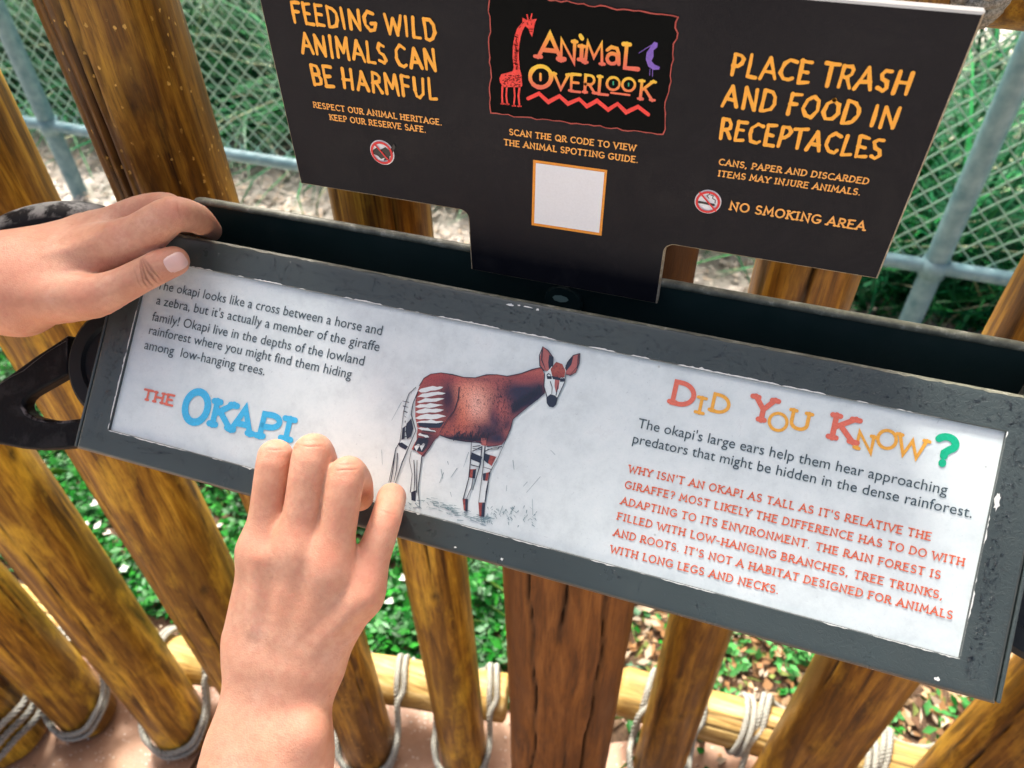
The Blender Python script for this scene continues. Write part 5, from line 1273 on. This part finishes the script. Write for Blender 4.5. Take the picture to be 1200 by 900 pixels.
thumbR = [(P3(300, 770, .415), rp(28, .415)), (P3(322, 700, .440), rp(24, .440)), (P3(345, 640, .468), rp(21, .468)), (P3(352, 610, .478), rp(18, .478))]
wrR = P3(330, 800, .405); wr2 = P3(320, 880, .395); elb = P3(250, 1180, .36)
def fn_right(P_):
    pal = None
    mc = [((292, 745), (306, 652), 30, 24, .408, .404), ((325, 760), (346, 648), 34, 27, .405, .399), ((352, 765), (386, 668), 34, 27, .405, .398), ((372, 772), (420, 700), 29, 24, .408, .403)]
    for a, b, ra, rb_, ta_, tb_ in mc:
        q = sd_cone(P_, P3(*a, ta_), P3(*b, tb_), rp(ra, ta_), rp(rb_, tb_)); pal = q if pal is None else smin(pal, q, .014)
    # wrist and forearm: two bones side by side
    for a, b, ra, rb_ in ((P3(303, 790, .408), P3(292, 890, .398), rp(38, .408), rp(46, .398)), (P3(355, 790, .408), P3(338, 890, .398), rp(36, .408), rp(44, .398)),
                          (P3(292, 890, .398), P3(215, 1180, .365), rp(46, .398), rp(72, .365)), (P3(338, 890, .398), P3(285, 1180, .365), rp(44, .398), rp(72, .365))):
        pal = smin(pal, sd_cone(P_, a, b, ra, rb_), .016)
    pal = smin(pal, np.linalg.norm(P_ - P3(360, 862, .3875), axis=-1) - .0080, .012)           # ulna head
    for c, r_ in (((303, 642, .4015), .0060), ((346, 638, .3950), .0064), ((387, 656, .3940), .0066), ((427, 684, .3975), .0062)):
        pal = smin(pal, np.linalg.norm(P_ - P3(*c), axis=-1) - r_, .010)                     # knuckles
    for a, b in (((325, 745), (347, 650)), ((345, 752), (386, 672)), ((300, 735), (305, 655)), ((362, 762), (424, 702))):   # tendons
        pal = smin(pal, sd_cone(P_, P3(*a, .3925), P3(*b, .3905), .0014, .0036), .008)
    fg = None
    for k_, js in rh.items():
        q = chain(P_, js); fg = q if fg is None else smin(fg, q, .0016)
    d = smin(pal, fg, .010)
    return smin(d, chain(P_, thumbR, .005), .008)
flR = [(P3(347, 622, .378), .006, .5), (P3(383, 652, .376), .0075, .9), (P3(430, 672, .385), .0075, .9), (P3(305, 632, .385), .006, .35), (P3(366, 520, .385), .006, .4), (P3(408, 550, .38), .0065, .55), (P3(458, 606, .392), .006, .9), (P3(322, 525, .39), .006, .35), (P3(360, 862, .37), .010, .5), (P3(304, 559, .385), .0014, .8), (P3(370, 850, .375), .012, .4)]
wc = lambda p: R @ p + CAM
SKR = skin_mat('skin_right_hand', [(wc(P3(322, 522, .385)), R @ _n([0, 1, 0]), .010, .0007, .6), (wc(P3(366, 518, .378)), R @ _n([0, 1, 0]), .010, .0007, .6), (wc(P3(406, 546, .378)), R @ _n([0, 1, 0]), .010, .0007, .6), (wc(P3(457, 598, .393)), R @ _n([-.2, 1, 0]), .008, .0007, .6),
  (wc(P3(323, 528, .385)), R @ _n([.05, 1, 0]), .009, .0006, .45), (wc(P3(367, 525, .378)), R @ _n([-.05, 1, 0]), .009, .0006, .5), (wc(P3(407, 553, .378)), R @ _n([0, 1, 0]), .009, .0006, .5), (wc(P3(456, 604, .393)), R @ _n([-.25, 1, 0]), .008, .0006, .5)])
build_arm(fn_right, [P3(215, 1180, .365), P3(300, 500, .38), P3(480, 560, .44), P3(290, 500, .49)], np.array([.040, .034, .036]), .00125, 'right_arm', SKR, person, flR, 'bare right forearm and hand, its four fingers bent onto the lower edge of the panel')

# ---- left hand (from the left)
lh = dict(
 index=[(P3(116, 298, .475), rp(29, .475)), (P3(164, 277, .463), rp(26, .463)), (P3(201, 252, .459), rp(21.5, .459)), (P3(230, 256, .482), rp(17.5, .482)), (P3(246, 270, .508), rp(13.5, .508))],
 middle=[(P3(120, 274, .492), rp(26, .492)), (P3(165, 250, .484), rp(20.5, .484)), (P3(196, 244, .484), rp(18, .484)), (P3(212, 258, .510), rp(16, .510)), (P3(220, 268, .530), rp(14, .530))],
 ring=[(P3(108, 276, .512), rp(24, .512)), (P3(150, 262, .512), rp(20, .512)), (P3(176, 262, .515), rp(18, .515)), (P3(196, 276, .535), rp(15, .535)), (P3(204, 286, .55), rp(13, .55))],
 pinky=[(P3(95, 285, .53), rp(22, .53)), (P3(130, 275, .535), rp(18, .535)), (P3(152, 276, .54), rp(16, .54)), (P3(170, 288, .555), rp(13, .555)), (P3(178, 296, .565), rp(12, .565))])
thL = [(P3(50, 345, .472), rp(37, .472)), (P3(108, 347, .462), rp(26.5, .462)), (P3(140, 336, .458), rp(21, .458)), (P3(168, 322, .457), rp(19.5, .457)), (P3(188, 312, .459), rp(19.2, .459)), (P3(204, 306, .462), rp(17.5, .462))]
def fn_left(P_):
    pal = None
    for a, b, ra, rb_, ta_, tb_ in (((30, 325), (125, 292), 38, 30, .48, .478), ((25, 312), (112, 280), 34, 29, .492, .495), ((20, 310), (100, 282), 34, 27, .505, .512), ((20, 318), (90, 290), 32, 25, .52, .53), ((25, 345), (80, 342), 39, 31, .475, .470)):
        q = sd_cone(P_, P3(*a, ta_), P3(*b, tb_), rp(ra, ta_), rp(rb_, tb_)); pal = q if pal is None else smin(pal, q, .016)
    for a, b, ra, rb_ in ((P3(20, 352, .482), P3(-60, 348, .478), rp(38, .482), rp(42, .478)), (P3(20, 322, .486), P3(-60, 320, .482), rp(38, .486), rp(42, .482)),
                          (P3(-60, 348, .478), P3(-430, 420, .44), rp(42, .478), rp(66, .44)), (P3(-60, 320, .482), P3(-430, 350, .445), rp(42, .482), rp(66, .445))):
        pal = smin(pal, sd_cone(P_, a, b, ra, rb_), .018)
    pal = smin(pal, np.linalg.norm(P_ - P3(138, 277, .4615), axis=-1) - .0065, .010)
    pal = smin(pal, sd_cone(P_, P3(60, 300, .4625), P3(132, 277, .457), .0012, .002), .006)
    fg = None
    for k_, js in lh.items():
        q = chain(P_, js); fg = q if fg is None else smin(fg, q, .0018)
    d = smin(pal, fg, .008)
    th = chain(P_, thL, .006)
    return smin(d, th, .0015)
flL = [(P3(206, 243, .447), .0075, .7), (P3(138, 275, .455), .008, .3), (P3(0, 330, .46), .022, .55), (P3(92, 345, .447), .008, .6), (P3(219, 312, .45), .0065, .9), (P3(206, 320, .45), .006, .8), (P3(188, 292, .45), .006, .4), (P3(238, 268, .49), .007, .3), (P3(51, 285, .46), .0011, .9), (P3(163, 262, .45), .0011, .8)]
tax = _n(P3(204, 306, .462) - P3(140, 336, .458))
cr = [(wc(P3(172 + dx, 319 + dy, .447)), R @ _n(tax + np.array([0, tl, 0])), rr_, wd_, dp_) for dx, dy, tl, rr_, wd_, dp_ in ((-6, 3, .25, .0085, .0006, .8), (-2, 3, .1, .0095, .0006, 1.), (2, 0, -.05, .0095, .0006, 1.), (6, -2, -.2, .0080, .0006, .8), (-12, 6, .2, .007, .0006, .35))]
cr += [(wc(P3(205, 240, .447)), R @ _n([1, -.2, 0]), .009, .0007, .25), (wc(P3(212, 246, .447)), R @ _n([1, -.1, 0]), .009, .0007, .25)]
SKL = skin_mat('skin_left_hand', cr)
la = build_arm(fn_left, [P3(-430, 420, .44), P3(-430, 350, .445), P3(255, 240, .44), P3(225, 400, .585), P3(-60, 300, .56)], np.array([.010, .035, .034]), .0013, 'left_arm', SKL, person, flL, 'bare left forearm and hand, fingers hooked over the upper edge and thumb laid on the panel')
# thumbnail: a curved plate following the thumb surface
M_NAIL = mat('thumbnail_skin', (.78, .52, .46), .22); M_NAIL.node_tree.nodes['Principled BSDF'].inputs['Subsurface Weight'].default_value = .3; M_NAIL.node_tree.nodes['Principled BSDF'].inputs['Subsurface Radius'].default_value = (1, .4, .3); M_NAIL.node_tree.nodes['Principled BSDF'].inputs['Subsurface Scale'].default_value = .003
cN = P3(205, 308, .452); ax = _n(P3(216, 302, .46) - P3(192, 314, .458)); vw = _n(-P3(205, 300, .46)); vw = _n(vw - ax * (vw @ ax)); sd2 = np.cross(ax, vw)
NU, NVv = 20, 20; V = []; q = []
for i in range(NU + 1):
    for j in range(NVv + 1):
        a, b = -1 + 2 * i / NU, -1 + 2 * j / NVv
        # superellipse outline
        s = (abs(a) ** 3.2 + abs(b) ** 3.2) ** (1 / 3.2) / max(abs(a), abs(b), 1e-6) if (a or b) else 1
        a2, b2 = a / s, b / s
        q.append(cN + ax * a2 * .0060 + sd2 * b2 * .0052 + vw * .004)
q = np.array(q)
for _ in range(60): q = q - vw * np.clip(fn_left(q), -.001, .001)[:, None] * .8       # let it down onto the skin
k0 = 0
for i in range(NU + 1):
    for j in range(NVv + 1):
        a, b = -1 + 2 * i / NU, -1 + 2 * j / NVv; e_ = max(abs(a), abs(b)); V.append(wc(q[k0] + vw * (.00045 * (1 - e_ ** 6) - .0001 * e_ ** 6))); k0 += 1
Fc = [(i * (NVv + 1) + j, (i + 1) * (NVv + 1) + j, (i + 1) * (NVv + 1) + j + 1, i * (NVv + 1) + j + 1) for i in range(NU) for j in range(NVv)]
nail = mesh_from('thumbnail', V, Fc, M_NAIL, la, True)
bm = bmesh.new(); bm.from_mesh(nail.data); bm.faces.ensure_lookup_table()
if bm.faces[200].normal.dot(Vector(R @ vw)) < 0: bmesh.ops.reverse_faces(bm, faces=bm.faces)
bm.to_mesh(nail.data); bm.free()

# ================================================================== origins at the base of each thing
bpy.context.view_layer.update()
for o in list(COL.objects):
    if o.type == 'EMPTY' and o.parent is None:
        ch = list(o.children)
        pts = [c_.matrix_world @ Vector(b) for c_ in ch for b in c_.bound_box]
        if not pts: continue
        lo = Vector([min(p[i] for p in pts) for i in range(3)]); hi = Vector([max(p[i] for p in pts) for i in range(3)])
        base = Vector(((lo.x + hi.x) / 2, (lo.y + hi.y) / 2, lo.z)); o.location = base
        for c_ in ch: c_.location = Vector(c_.location) - base
